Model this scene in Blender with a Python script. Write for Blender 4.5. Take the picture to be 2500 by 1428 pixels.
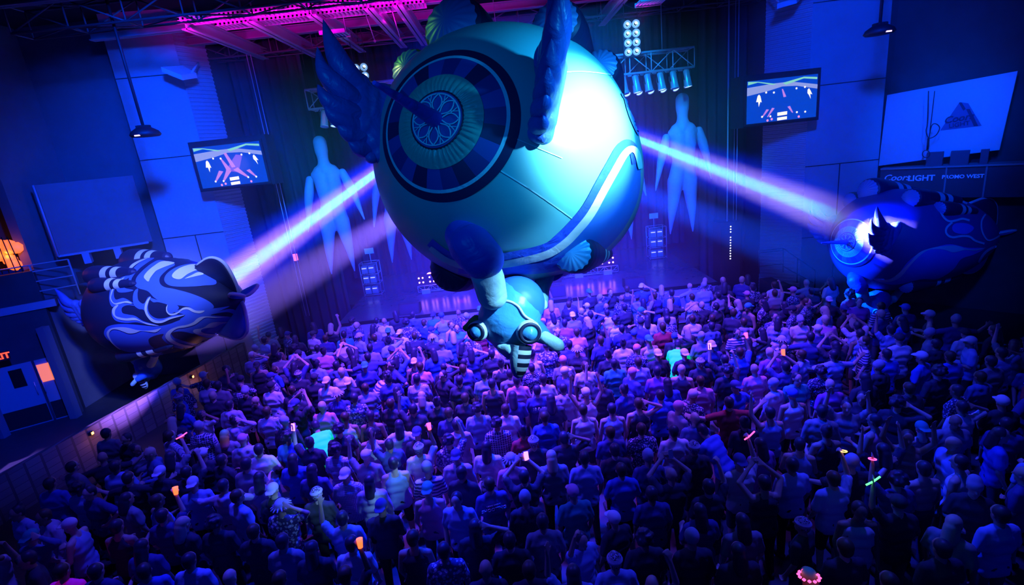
import bpy, bmesh, math, random
import numpy as np
from mathutils import Vector, Matrix, Euler
from mathutils.bvhtree import BVHTree
from mathutils.geometry import delaunay_2d_cdt

R = math.radians
SC = bpy.context.scene
COL = SC.collection
for o in list(bpy.data.objects): bpy.data.objects.remove(o)

# ------------------------------------------------------------------ camera
F = 1250.0                        # focal length in pixels of the 2500 x 1428 frame
TH = math.atan(F / 4408); RO = R(6.34); H = 6.6
cT, sT = math.cos(TH), math.sin(TH)
cR, sR = math.cos(RO), math.sin(RO)
CAM = Vector((0, 0, H))
fw = Vector((0, cT, -sT)); rt = Vector((1, 0, 0)); up = Vector((0, sT, cT))
cam_r = rt * cR + (-up) * sR      # image right, tilted with the roll
cam_u = up * cR + rt * sR
cam_r = (rt * cR - up * sR); cam_u = (up * cR + rt * sR)
cd = bpy.data.cameras.new('camera'); co = bpy.data.objects.new('camera', cd); COL.objects.link(co)
cd.sensor_fit = 'HORIZONTAL'; cd.sensor_width = 36; cd.lens = 36 * F / 2500; cd.clip_end = 200; cd.clip_start = .05
# image x axis in world, image y axis in world
def _ray(px, py):
    u, v = px - 1250, py - 714
    a = u * cR - v * sR; b = u * sR + v * cR
    return fw + rt * (a / F) - up * (b / F)
xw = (_ray(1251, 714) - _ray(1250, 714)).normalized()
yw = -(_ray(1250, 715) - _ray(1250, 714)).normalized()
m = Matrix((xw, yw, -fw)).transposed().to_4x4(); m.translation = CAM
co.matrix_world = m
SC.camera = co

def aty(px, py, Y): r = _ray(px, py); return CAM + r * (Y / r.y)
def atz(px, py, Z): r = _ray(px, py); return CAM + r * ((Z - H) / r.z)
def atd(px, py, D): return CAM + _ray(px, py) * D
def atp(px, py, p0, n):
    r = _ray(px, py); p0 = Vector(p0); n = Vector(n)
    return CAM + r * ((p0 - CAM).dot(n) / r.dot(n))

# ------------------------------------------------------------------ world, view
w = bpy.data.worlds.new('world'); SC.world = w; w.use_nodes = True
w.node_tree.nodes['Background'].inputs[0].default_value = (0.0, 0.02, 1.0, 1)
w.node_tree.nodes['Background'].inputs[1].default_value = 0.10
SC.view_settings.view_transform = 'Standard'; SC.view_settings.look = 'None'
SC.view_settings.gamma = 1; SC.view_settings.use_curve_mapping = False
SC.view_settings.exposure = 0.0
cy = SC.cycles
cy.max_bounces = 4; cy.diffuse_bounces = 2; cy.glossy_bounces = 2; cy.volume_bounces = 0
cy.transmission_bounces = 3; cy.sample_clamp_indirect = 3; cy.sample_clamp_direct = 0
cy.use_denoising = True; cy.caustics_reflective = False; cy.caustics_refractive = False

# ------------------------------------------------------------------ lights
def spot(name, loc, target, col, power, size, blend=.5, rad=.05, falloff=None):
    l = bpy.data.lights.new(name, 'SPOT'); l.color = col; l.energy = power
    l.spot_size = R(size); l.spot_blend = blend; l.shadow_soft_size = rad
    o = bpy.data.objects.new(name, l); COL.objects.link(o); o.location = loc
    o.rotation_euler = (Vector(target) - Vector(loc)).to_track_quat('-Z', 'Y').to_euler()
    if falloff:
        l.use_nodes = True; nt = l.node_tree; em = nt.nodes['Emission']
        lf = nt.nodes.new('ShaderNodeLightFalloff'); lf.inputs['Strength'].default_value = 1
        nt.links.new(lf.outputs[falloff], em.inputs['Strength'])
    return o
def bulb(name, loc, col, power, rad=.1):
    l = bpy.data.lights.new(name, 'POINT'); l.color = col; l.energy = power; l.shadow_soft_size = rad
    o = bpy.data.objects.new(name, l); COL.objects.link(o); o.location = loc; return o
MH = 250
SRC = aty(1214, 205, 17.6); SRC2 = aty(1266, 354, 18.5)
TL = atd(560, 684, 14.9); TR = atd(2028, 524, 13.6)
spot('beam_lamp', SRC, TL, (.95, .42, 1.0), 5200, 7.2, .9, .03, 'Constant')
spot('beam_lamp', SRC, TR, (.70, .45, 1.0), 4000, 6.8, .9, .03, 'Constant')
spot('beam_lamp', SRC, TL, (.0, .95, .7), 1100000, 2.8, .6, .02)
spot('beam_lamp', SRC, TR, (.0, .95, .7), 850000, 2.6, .6, .02)
spot('beam_lamp', SRC, TL, (.0, .01, 1.0), 280000, 13, .9, .03)
spot('beam_lamp', SRC, TR, (.0, .01, 1.0), 200000, 12, .9, .03)
spot('beam_lamp', SRC2, atd(640, 730, 15), (.26, .14, 1.0), 220000, 9, .9, .03)
spot('beam_lamp', SRC2, atd(1890, 600, 15), (.0, .05, 1.0), 150000, 10, .9, .03)
# cyan front-of-house follow spot on the centre balloon: wide edge and hot centre
BALL = atd(1240, 370, 6)
KEY = BALL + 5.2 * (xw * .58 + yw * .16 - fw * .79)
spot('follow_spot', KEY, BALL + xw * .3 - yw * .20, (.02, .42, 1.0), 2000, 42, 1, .12)
spot('follow_spot', KEY, atd(1420, 330, 5), (.42, .85, 1.0), 10000, 24, 1, .08)
spot('follow_spot', KEY, atd(1248, 775, 5.4), (.22, .56, 1.0), 5000, 15, 1, .1)
spot('wing_fill', (-2.2, .2, 8.6), atd(985, 300, 4.8), (.0, .26, 1.0), 300, 44, 1, .1)  # added unseen blue fill for the left wing and the rosette
spot('rim_lamp', (-4.5, 8.2, 10.2), atd(960, 192, 5.9), (.9, 1.0, .35), 1500, 4.5, .8, .03)
spot('green_lamp', (-4.5, 8.2, 10.2), atd(1000, 150, 6.2), (.2, 1.0, .08), 300, 20, 1, .08)
# added unseen blue fill spots above the view, in front of the haze
spot('wash_fill', (-3.5, 6.5, 10.6), (-10.2, 17, 6.5), (.0, .05, 1.0), 22000, 44, 1, .4)
spot('wash_fill', (4.5, 6.5, 10.6), (11.5, 17, 7), (.0, .04, 1.0), 9000, 46, 1, .4)
spot('wash_fill', (8.5, 8, 10.6), (13.4, 15.8, 6), (.0, .07, 1.0), 5000, 26, 1, .3)
spot('wash_fill', (-3.5, 5.0, 10.8), (-14, 13.6, 1.2), (.0, .03, 1.0), 12000, 34, 1, .4)
spot('wash_fill', (-2.6, 7.5, 10.8), (-5.8, 18, 5.6), (.0, .36, 1.0), 6500, 26, 1, .3)
spot('wash_fill', (3.0, 7.5, 10.8), (6.5, 18, 5.6), (.0, .36, 1.0), 5500, 26, 1, .3)
spot('wash_fill', (-3.5, 6.0, 10.4), (-10.4, 14.8, 3.1), (.26, .36, 1.0), 11000, 23, 1, .3)
spot('wash_fill', (.4, 8.5, 11.0), (.4, 20, 1.4), (.0, .025, 1.0), 60000, 70, 1, .4)
# violet and blue overhead lamps over the middle of the floor
spot('violet_lamp', (-2.4, 11.2, 10.4), (-1.6, 12.6, 0), (.30, .045, 1.0), 14000, 76, 1, .3)
spot('violet_lamp', (3.6, 11.6, 10.4), (2.8, 13.2, 0), (.24, .045, 1.0), 11000, 76, 1, .3)
spot('blue_lamp', (-.6, 10.6, 10.6), (.4, 11.6, 0), (.0, .02, 1.0), 22000, 96, 1, .3)
spot('wash_fill', (-5.0, 8.4, 10.8), (-2.8, 9.2, 0), (.04, .03, 1.0), 4200, 84, 1, .4)  # added unseen fill spots over the nearer rows
spot('wash_fill', (5.6, 8.4, 10.8), (3.6, 9.2, 0), (.03, .035, 1.0), 3800, 84, 1, .4)
spot('wash_fill', (6.5, 5.5, 9.5), (12.2, 13.9, 3.0), (.0, .05, 1.0), 3200, 24, 1, .3)  # added unseen fill on the right balloon
spot('truss_fill', (1.5, 9.5, 11.0), (3.2, 17, 8.3), (.0, .25, 1.0), 9000, 44, 1, .3)  # added unseen fill that brightens the truss from the front
# magenta lamps along the cable tray under the roof
for k in range(8):
    spot('tray_lamp', (-7.2 + k * .95, 13.95, 10.0), (-7.2 + k * .95, 14.5, 10.6), (1, .0, .9), 80, 115, .5, .05)
for px, py, y, e in ((1560, 60, 14.6, 20), (1440, 66, 15.6, 30), (960, 66, 15.6, 30)): p = aty(px, py, y); spot('tray_lamp', p, p + Vector((0, .2, 1)), (1, .0, .8), e, 130, .5, .05)
# ------------------------------------------------------------------ materials
MATS = {}
def P(nt): return nt.nodes['Principled BSDF']
def mat(name, col, rough=.6, metal=0, emit=None, es=0, spec=None, coat=0, sheen=0):
    if name in MATS: return MATS[name]
    m = bpy.data.materials.new(name); m.use_nodes = True; p = P(m.node_tree)
    p.inputs['Base Color'].default_value = (*col, 1); p.inputs['Roughness'].default_value = rough
    p.inputs['Metallic'].default_value = metal
    if spec is not None: p.inputs['Specular IOR Level'].default_value = spec
    if coat: p.inputs['Coat Weight'].default_value = coat
    if emit: p.inputs['Emission Color'].default_value = (*emit, 1); p.inputs['Emission Strength'].default_value = es
    MATS[name] = m; return m
def noisy(m, scale=8, amt=.25, bump=0, bscale=40):
    nt = m.node_tree; p = P(nt); c = p.inputs['Base Color'].default_value[:]
    tc = nt.nodes.new('ShaderNodeTexCoord'); n = nt.nodes.new('ShaderNodeTexNoise'); n.inputs['Scale'].default_value = scale
    n.inputs['Detail'].default_value = 6
    mx = nt.nodes.new('ShaderNodeMix'); mx.data_type = 'RGBA'
    mx.inputs[6].default_value = tuple(v * (1 - amt) for v in c[:3]) + (1,); mx.inputs[7].default_value = tuple(min(1, v * (1 + amt)) for v in c[:3]) + (1,)
    nt.links.new(tc.outputs['Object'], n.inputs['Vector']); nt.links.new(n.outputs['Fac'], mx.inputs[0]); nt.links.new(mx.outputs[2], p.inputs['Base Color'])
    if bump:
        n2 = nt.nodes.new('ShaderNodeTexNoise'); n2.inputs['Scale'].default_value = bscale; b = nt.nodes.new('ShaderNodeBump'); b.inputs['Strength'].default_value = bump
        nt.links.new(tc.outputs['Object'], n2.inputs['Vector']); nt.links.new(n2.outputs['Fac'], b.inputs['Height']); nt.links.new(b.outputs[0], p.inputs['Normal'])
    return m
def wrinkled(m, scale=6, strength=.35, sy=1.0):
    nt = m.node_tree; p = P(nt)
    tc = nt.nodes.new('ShaderNodeTexCoord'); mp = nt.nodes.new('ShaderNodeMapping'); mp.inputs['Scale'].default_value = (1, 1, sy)
    n = nt.nodes.new('ShaderNodeTexNoise'); n.inputs['Scale'].default_value = scale; n.inputs['Detail'].default_value = 4; n.inputs['Distortion'].default_value = .8
    b = nt.nodes.new('ShaderNodeBump'); b.inputs['Strength'].default_value = strength; b.inputs['Distance'].default_value = .05
    nt.links.new(tc.outputs['Object'], mp.inputs[0]); nt.links.new(mp.outputs[0], n.inputs['Vector']); nt.links.new(n.outputs['Fac'], b.inputs['Height']); nt.links.new(b.outputs[0], p.inputs['Normal'])
    return m

wallpale = noisy(mat('pale_panel', (.50, .52, .58), .75), 1.5, .15)
wallrib = mat('ribbed_panel', (.42, .44, .5), .7)
walldark = noisy(mat('dark_wall', (.06, .06, .07), .9), 2, .3)
black = mat('black_paint', (.015, .015, .02), .6)
blackgl = mat('black_gloss', (.01, .01, .015), .3)
drape = mat('black_drape', (.035, .035, .06), .95)
steel = mat('roof_steel', (.42, .42, .44), .55)
steeld = mat('dark_roof_steel', (.12, .12, .13), .6)
alu = mat('aluminium', (.75, .78, .82), .35, .25)
alud = mat('dull_aluminium', (.5, .5, .55), .45, .6)
floorm = noisy(mat('floor', (.05, .05, .06), .5), 3, .3)
deckm = noisy(mat('stage_deck', (.10, .10, .12), .22), 4, .25)
fascia = noisy(mat('stage_fascia', (.42, .36, .42), .7), 20, .2)
chrome = mat('chrome', (.8, .85, .9), .16, .55)
white = mat('white_tape', (.8, .8, .82), .6)
greym = mat('grey_paint', (.3, .3, .33), .6)

# ------------------------------------------------------------------ mesh builders
class MB:
    def __init__(s): s.v = []; s.f = []; s.mi = []; s.sm = []
    def add(s, vs, fs, mi=0, smooth=False):
        o = len(s.v); s.v += [tuple(v) for v in vs]
        s.f += [tuple(i + o for i in f) for f in fs]; s.mi += [mi] * len(fs); s.sm += [smooth] * len(fs); return s
    def hexa(s, p, mi=0):   # 8 points: bottom 4 then top 4
        return s.add(p, [(3, 2, 1, 0), (4, 5, 6, 7), (0, 1, 5, 4), (1, 2, 6, 5), (2, 3, 7, 6), (3, 0, 4, 7)], mi)
    def box(s, x0, x1, y0, y1, z0, z1, mi=0, M=None):
        p = [Vector(q) for q in ((x0, y0, z0), (x1, y0, z0), (x1, y1, z0), (x0, y1, z0), (x0, y0, z1), (x1, y0, z1), (x1, y1, z1), (x0, y1, z1))]
        if M is not None: p = [M @ q for q in p]
        return s.hexa(p, mi)
    def tube(s, pts, r, n=8, mi=0, cap=True, smooth=True):
        pts = [Vector(p) for p in pts]
        rs = r if isinstance(r, (list, tuple)) else [r] * len(pts)
        vs = []; fs = []; prev = None
        for i, p in enumerate(pts):
            t = (pts[min(i + 1, len(pts) - 1)] - pts[max(i - 1, 0)])
            t = t.normalized() if t.length > 1e-9 else Vector((0, 0, 1))
            if prev is None: a = t.orthogonal().normalized()
            else:
                a = prev - t * prev.dot(t); a = a.normalized() if a.length > 1e-6 else t.orthogonal().normalized()
            prev = a; b = t.cross(a)
            for k in range(n):
                q = 2 * math.pi * k / n; vs.append(p + (a * math.cos(q) + b * math.sin(q)) * rs[i])
        for i in range(len(pts) - 1):
            for k in range(n):
                k2 = (k + 1) % n; fs.append((i * n + k, i * n + k2, (i + 1) * n + k2, (i + 1) * n + k))
        s.add(vs, fs, mi, smooth)
        if cap:
            o = len(s.v) - len(vs)
            s.f += [tuple(o + k for k in range(n))[::-1], tuple(o + (len(pts) - 1) * n + k for k in range(n))]; s.mi += [mi] * 2; s.sm += [False] * 2
        return s
    def lathe(s, prof, n=24, M=None, mi=0, smooth=True, a0=0, a1=2 * math.pi):
        # prof: (r, z) pairs
        vs = []; fs = []; full = abs(a1 - a0 - 2 * math.pi) < 1e-6; m_ = n if full else n + 1
        for r_, z in prof:
            for k in range(m_):
                a = a0 + (a1 - a0) * k / n; q = Vector((r_ * math.cos(a), r_ * math.sin(a), z)); vs.append(M @ q if M is not None else q)
        for i in range(len(prof) - 1):
            for k in range(n):
                k2 = (k + 1) % m_; fs.append((i * m_ + k, i * m_ + k2, (i + 1) * m_ + k2, (i + 1) * m_ + k))
        return s.add(vs, fs, mi, smooth)
    def build(s, name, mats, parent=None):
        me = bpy.data.meshes.new(name); me.from_pydata(s.v, [], s.f); me.update()
        if not isinstance(mats, (list, tuple)): mats = [mats]
        for m_ in mats: me.materials.append(m_)
        me.polygons.foreach_set('material_index', s.mi); me.polygons.foreach_set('use_smooth', s.sm)
        o = bpy.data.objects.new(name, me); COL.objects.link(o)
        if parent is not None: o.parent = parent
        return o
def tag(o, label=None, cat=None, group=None, kind=None):
    if label: o['label'] = label
    if cat: o['category'] = cat
    if group: o['group'] = group
    if kind: o['kind'] = kind
    return o
def thing(name, label, cat, loc=(0, 0, 0), group=None, rot=None):
    e = bpy.data.objects.new(name, None); COL.objects.link(e); e.location = loc; e.empty_display_size = .2
    if rot is not None: e.rotation_euler = rot
    return tag(e, label, cat, group)
def struct(o): o['kind'] = 'structure'; return o
def slab(name, pts, z0, z1, m_):      # vertical prism over an outline
    n = len(pts); b = MB(); b.add([(*p, z0) for p in pts] + [(*p, z1) for p in pts], [tuple(range(n))[::-1], tuple(range(n, 2 * n))] + [(i, (i + 1) % n, n + (i + 1) % n, n + i) for i in range(n)])
    return struct(b.build(name, m_))
def wallseg(name, a, b, z0, z1, th, m_, extra=None):
    a = Vector((*a, 0)); b = Vector((*b, 0)); d = (b - a); L = d.length; d.normalize(); n = Vector((-d.y, d.x, 0))
    M_ = Matrix((d, n, (0, 0, 1))).transposed().to_4x4(); M_.translation = a
    mb = MB(); mb.box(0, L, 0, th, z0, z1, 0, M_)
    if extra: extra(mb, M_, L)
    return struct(mb.build(name, m_)), M_, L
# ------------------------------------------------------------------ room shell
CX = .45                                            # the hall's axis
struct(MB().box(-24, 22, -1, 26, -.2, 0).build('floor', floorm))
struct(MB().box(-24, 22, 3, 26, 11.6, 11.8).build('ceiling', mat('ceiling_black', (.015, .015, .02), .9)))
struct(MB().box(-12, 13, 24.3, 24.5, 0, 11.6).build('wall_back', walldark))

def pilaster(side, pts, nm):
    # pts: outer corner, smooth/ribbed corner, inner corner (x, y)
    a, b, c = [Vector((*p, 0)) for p in pts]
    back = 1.2
    mb = MB(); o = [(a.x, a.y), (b.x, b.y), (c.x, c.y), (c.x, c.y + back), (a.x, a.y + back)]
    n = len(o); mb.add([(*p, 0) for p in o] + [(*p, 11.6) for p in o], [tuple(range(n)), tuple(range(n, 2 * n))] + [(i, (i + 1) % n, n + (i + 1) % n, n + i) for i in range(n)])
    for q in (4, 5, 6): mb.mi[q] = 1
    w_ = struct(mb.build('wall_' + nm, [wallpale, walldark]))
    # ribbed cladding: a real corrugated sheet on the splayed face
    d = c - b; L = d.length; d.normalize(); nr = Vector((d.y, -d.x, 0)); nr = nr if nr.y < 0 else -nr
    vs = []; fs = []; k = 0; z = .05
    while z < 11.5:
        for dz, h in ((0, .012), (.05, .012), (.062, .045), (.108, .045)):
            for t in (0, L): p = b + d * t + nr * h; vs.append((p.x, p.y, z + dz))
        z += .12; k += 1
    nrow = len(vs) // 2
    fs = [(2 * i, 2 * i + 1, 2 * i + 3, 2 * i + 2) for i in range(nrow - 1)]
    rb = MB(); rb.add(vs, fs); struct(rb.build('trim_1' if side < 0 else 'trim_2', wallrib))
    # panel joints on the smooth face
    e = b - a; Le = e.length; e.normalize(); ne = Vector((e.y, -e.x, 0)); ne = ne if ne.y < 0 else -ne
    M_ = Matrix((e, ne, Vector((0, 0, 1)))).transposed().to_4x4(); M_.translation = a
    jb = MB()
    for z in (2.5, 4.9, 7.4, 9.8): jb.box(0, Le, .0, .012, z, z + .025, 0, M_)
    jb.box(Le * .52, Le * .52 + .03, 0, .012, 0, 4.9, 0, M_)
    struct(jb.build('trim_3' if side < 0 else 'trim_4', black))
    return w_
bL = aty(482, 324, 17.2); cL = aty(553, 330, 18.1); pilaster(-1, ((-11.2, 17.0), (bL.x, 17.2), (cL.x, 18.1)), 'stage_left')
bR = aty(1976, 200, 17.2); cR_ = aty(1866, 200, 18.1); pilaster(1, ((12.45, 17.0), (bR.x, 17.2), (cR_.x, 18.1)), 'stage_right')
# ------------------------------------------------------------------ organic meshes: overlapping closed pieces fused into one skin
def capsule(bm, a, b, ra, rb, n=14, flat=None):
    a = Vector(a); b = Vector(b); d = b - a; L = d.length
    if L < 1e-6: d = Vector((0, 0, 1)); L = 1e-6
    z = d.normalized(); x = z.orthogonal().normalized(); y = z.cross(x)
    if flat: # flat = (thin axis, factor)
        ax = Vector(flat[0]); ax = (ax - z * ax.dot(z)).normalized(); x = ax; y = z.cross(x)
    rings = []
    for k in range(5): t = math.pi / 2 * (1 - k / 4.5); rings.append((-math.sin(t) * ra, math.cos(t) * ra))
    for k in range(1, 4): rings.append((L * k / 4, ra + (rb - ra) * k / 4))
    for k in range(5): t = math.pi / 2 * ((k + .5) / 4.5); rings.append((L + math.sin(t) * rb, math.cos(t) * rb))
    rows = []
    fx = flat[1] if flat else 1
    for h, r_ in rings:
        r_ = max(r_, 1e-4)
        rows.append([bm.verts.new(a + z * h + x * (r_ * fx * math.cos(2 * math.pi * k / n)) + y * (r_ * math.sin(2 * math.pi * k / n))) for k in range(n)])
    for i in range(len(rows) - 1):
        for k in range(n): bm.faces.new((rows[i][k], rows[i][(k + 1) % n], rows[i + 1][(k + 1) % n], rows[i + 1][k]))
    bm.faces.new(rows[0][::-1]); bm.faces.new(rows[-1])
def ellip(bm, c, r, n=18, rot=None):
    M_ = Matrix.Translation(Vector(c)) @ (rot.to_matrix().to_4x4() if rot else Matrix()) @ Matrix.Diagonal((r[0], r[1], r[2], 1))
    bmesh.ops.create_uvsphere(bm, u_segments=n, v_segments=n // 2 + 2, radius=1, matrix=M_)
def fuse(name, bm, vox, smooth=2, keep=None):
    me = bpy.data.meshes.new(name); bm.to_mesh(me); bm.free()
    o = bpy.data.objects.new(name + '_tmp', me); COL.objects.link(o)
    r_ = o.modifiers.new('r', 'REMESH'); r_.mode = 'VOXEL'; r_.voxel_size = vox; r_.use_smooth_shade = True
    s_ = o.modifiers.new('s', 'SMOOTH'); s_.factor = .5; s_.iterations = smooth
    if keep: d_ = o.modifiers.new('d', 'DECIMATE'); d_.ratio = keep
    dg = bpy.context.evaluated_depsgraph_get(); dg.update()
    out = bpy.data.meshes.new_from_object(o.evaluated_get(dg)); out.name = name
    bpy.data.objects.remove(o); bpy.data.meshes.remove(me)
    out.polygons.foreach_set('use_smooth', [True] * len(out.polygons))
    return out
def place(name, me, mats, parent=None):
    o = bpy.data.objects.new(name, me); COL.objects.link(o)
    if mats is not None:
        me.materials.clear()
        for q in (mats if isinstance(mats, (list, tuple)) else [mats]): me.materials.append(q)
    if parent is not None: o.parent = parent
    return o
def catmull(pts, closed=True, k=6):
    n = len(pts); out = []
    P_ = [Vector(p) for p in pts]
    for i in range(n if closed else n - 1):
        p0 = P_[(i - 1) % n] if closed or i > 0 else P_[0]; p1 = P_[i]; p2 = P_[(i + 1) % n]; p3 = P_[(i + 2) % n] if closed or i < n - 2 else P_[-1]
        for j in range(k):
            t = j / k; out.append(.5 * ((2 * p1) + (-p0 + p2) * t + (2 * p0 - 5 * p1 + 4 * p2 - p3) * t * t + (-p0 + 3 * p1 - 3 * p2 + p3) * t ** 3))
    if not closed: out.append(P_[-1])
    return out

# ------------------------------------------------------------------ stage
SX0, SX1, SY, SZ = -6.06, 7.07, 16.8, 1.4
st = thing('stage', 'raised black stage with a pale front facing the crowd', 'stage', (CX, SY, 0))
def rel(o, root):
    o.parent = root; o.matrix_parent_inverse = Matrix.Translation(root.location).inverted(); return o
b = MB(); b.box(SX0, SX1, SY + .02, 23.9, SZ - .12, SZ); rel(b.build('deck', deckm), st)
b = MB(); b.box(SX0, SX1, SY, SY + .02, .05, SZ - .1); rel(b.build('front_panel', fascia), st)
b = MB(); b.box(SX0, SX1, SY - .015, SY + .02, SZ - .10, SZ + .005); rel(b.build('edge_strip', black), st)
b = MB(); b.box(SX0, SX1, SY + .05, 23.9, 0, SZ - .13); rel(b.build('base', black), st)
# backdrop and wing drapes, gathered in folds
def curtain(nm, x0, x1, y, z0, z1, label, m_=drape, fold=.35, amp=.10):
    n = int((x1 - x0) / fold * 8); vs = []; fs = []
    for k in range(n + 1):
        x = x0 + (x1 - x0) * k / n; yy = y + amp * math.sin(2 * math.pi * (x - x0) / fold) + amp * .5 * math.sin(5.1 * x)
        vs += [(x, yy, z0), (x, yy, z1), (x, yy + .02, z0), (x, yy + .02, z1)]
    for k in range(n):
        a = 4 * k; fs += [(a, a + 4, a + 5, a + 1), (a + 3, a + 7, a + 6, a + 2)]
    o = MB().add(vs, fs, 0, True).build(nm, m_); return tag(o, label, 'curtain')
curtain('stage_curtain', -7.3, 8.3, 23.6, 1.42, 11.2, 'black curtain closing the back of the stage')
curtain('stage_curtain', cL.x + .25, -6.2, 18.9, 0.02, 11.2, 'black wing curtain left of the stage beside the ribbed wall')
curtain('stage_curtain', 7.2, cR_.x - .25, 18.9, 0.02, 11.2, 'black wing curtain right of the stage beside the ribbed wall')

def truss(name, a, b, s, label, seg=.62, rc=.034, rl=.016, group=None, m_=alu):
    """square box truss between two points, s = section"""
    a = Vector(a); b = Vector(b); d = b - a; L = d.length; d.normalize()
    z = Vector((0, 0, 1)) if abs(d.z) < .9 else Vector((0, 1, 0)); y = d.cross(z).normalized()
    root = thing(name, label, 'truss', a, group)
    ch = MB(); lc = MB(); cs = [(i * s / 2, j * s / 2) for i, j in ((-1, -1), (1, -1), (1, 1), (-1, 1))]
    for i, j in cs: ch.tube([y * i + z * j, y * i + z * j + d * L], rc, 8)
    n = max(1, int(L / seg)); st_ = L / n
    for f in range(4):
        p, q = cs[f], cs[(f + 1) % 4]
        for k in range(n + 1): lc.tube([y * p[0] + z * p[1] + d * (k * st_), y * q[0] + z * q[1] + d * (k * st_)], rl, 5)
        for k in range(n):
            u, v = (p, q) if k % 2 == 0 else (q, p)
            lc.tube([y * u[0] + z * u[1] + d * (k * st_), y * v[0] + z * v[1] + d * ((k + 1) * st_)], rl, 5)
    ch.build('chord', m_, root); lc.build('lacing', m_, root); return root
tl = aty(757, 249, 17); tr_ = aty(1687, 139, 17)
zt = (tl.z + tr_.z) / 2
truss('lighting_truss', (tl.x, 17, zt), (tr_.x, 17, zt), .56, 'silver box truss hanging across the stage with lamps under it', .64)
for x in (-4.6, .4, 5.4):
    o = MB(); o.tube([(x, 17, zt + .3), (x, 17, 11.6)], .012, 6); tag(o.build('hanging_cable', steel), 'thin cable holding the %s of the lighting truss' % {-4.6: 'left end', .4: 'middle', 5.4: 'right end'}[x], 'cable')

glow_b = mat('lens_blue', (.2, .3, .5), .15, 0, (.35, .6, 1.0), 2.0)
glow_p = mat('lens_pink', (.5, .1, .3), .15, 0, (1.0, .10, .42), 30)
def par_lamp(loc, aim, label, lens, s=1.0, group=None):
    root = thing('stage_lamp', label, 'stage lamp', loc, group)
    M_ = Vector(aim).normalized().to_track_quat('Z', 'Y').to_matrix().to_4x4()
    b = MB(); b.lathe([(.001, -.30 * s), (.06 * s, -.29 * s), (.085 * s, -.2 * s), (.09 * s, .0), (.10 * s, .16 * s), (.105 * s, .18 * s), (.085 * s, .17 * s)], 20, M_); b.build('housing', chrome, root)
    l = MB(); l.lathe([(.088 * s, .165 * s), (.05 * s, .15 * s), (.001, .145 * s)], 20, M_); l.build('lens', lens, root)
    y = MB(); y.tube([M_ @ Vector((-.11 * s, 0, 0)), Vector((-.11 * s, 0, .2 * s)), Vector((-.05 * s, 0, .28 * s)), Vector((.05 * s, 0, .28 * s)), Vector((.11 * s, 0, .2 * s)), M_ @ Vector((.11 * s, 0, 0))], .012 * s, 6); y.tube([(0, 0, .28 * s), (0, 0, .36 * s)], .015 * s, 6); y.build('yoke', black, root)
    return root
xs_r = [aty(px, 200, 17).x for px in (1519, 1549, 1578, 1609, 1640, 1672)]
nm = ['first', 'second', 'third', 'fourth', 'fifth', 'sixth']
for i, x in enumerate(xs_r):
    par_lamp((x, 17 - .2, zt - .62), (.10, -.16, -1), 'chrome lamp under the right half of the truss, %s counting from the big balloon' % nm[i], glow_b if i % 2 else mat('lens_clear', (.4, .5, .6), .1), 1.25, 'lamps under the truss')
for i, x in enumerate(xs_r[:-1]):
    par_lamp((x + .16, 17.28, zt - .68), (.2, -.75, -1), 'chrome lamp in the rear row of the truss, %s counting from the big balloon' % nm[i], glow_b, 1.1, 'lamps under the truss')
for i, px in enumerate((798, 815, 838, 866, 895)):
    x = aty(px, 300, 17).x; par_lamp((x, 17 - .2 + .3 * (i % 2), zt - .62), (-.1, -.3, -1), 'chrome lamp under the left end of the truss, %s from the left' % nm[i], glow_b if i % 2 else MATS['lens_clear'], 1.2, 'lamps under the truss')
# eight-lamp blinders over the truss
bulbm = mat('bulb_glass', (.35, .5, .7), .08, .3, (.25, .55, 1), .7); bulbc = mat('bulb_core', (1, 1, 1), .3, 0, (.7, .9, 1), 6)
def blinder(loc, label):
    root = thing('blinder_lamp', label, 'stage lamp', loc)
    b = MB(); b.box(-.26, .26, .02, .14, -.52, .52); b.tube([(-.2, .08, .5), (-.2, .08, 11.6 - loc[2])], .012, 5); b.tube([(.2, .08, .5), (.2, .08, 11.6 - loc[2])], .012, 5); b.build('panel', black, root)
    for j in range(4):
        for i in (-1, 1):
            M_ = Matrix.Translation((i * .125, .0, .375 - j * .25)) @ Matrix.Rotation(R(90), 4, 'X')
            c = MB(); c.lathe([(.112, -.03), (.115, .03), (.10, .035), (.05, -.02), (.001, -.03)], 24, M_); cu = c.build('reflector', chrome if 0 else bulbm, root)
            d = MB(); d.lathe([(.001, .03), (.028, .02), (.035, .0), (.001, -.02)], 12, M_ @ Matrix.Translation((.015, .02, .0))); d.build('bulb', bulbc, cu)
p = aty(1543, 93, 16.6); blinder(p, 'tall eight-bulb blinder hanging above the right half of the truss')
p = aty(884, 196, 17.6); blinder(p, 'eight-bulb blinder beside the left wing of the big balloon')

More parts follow.
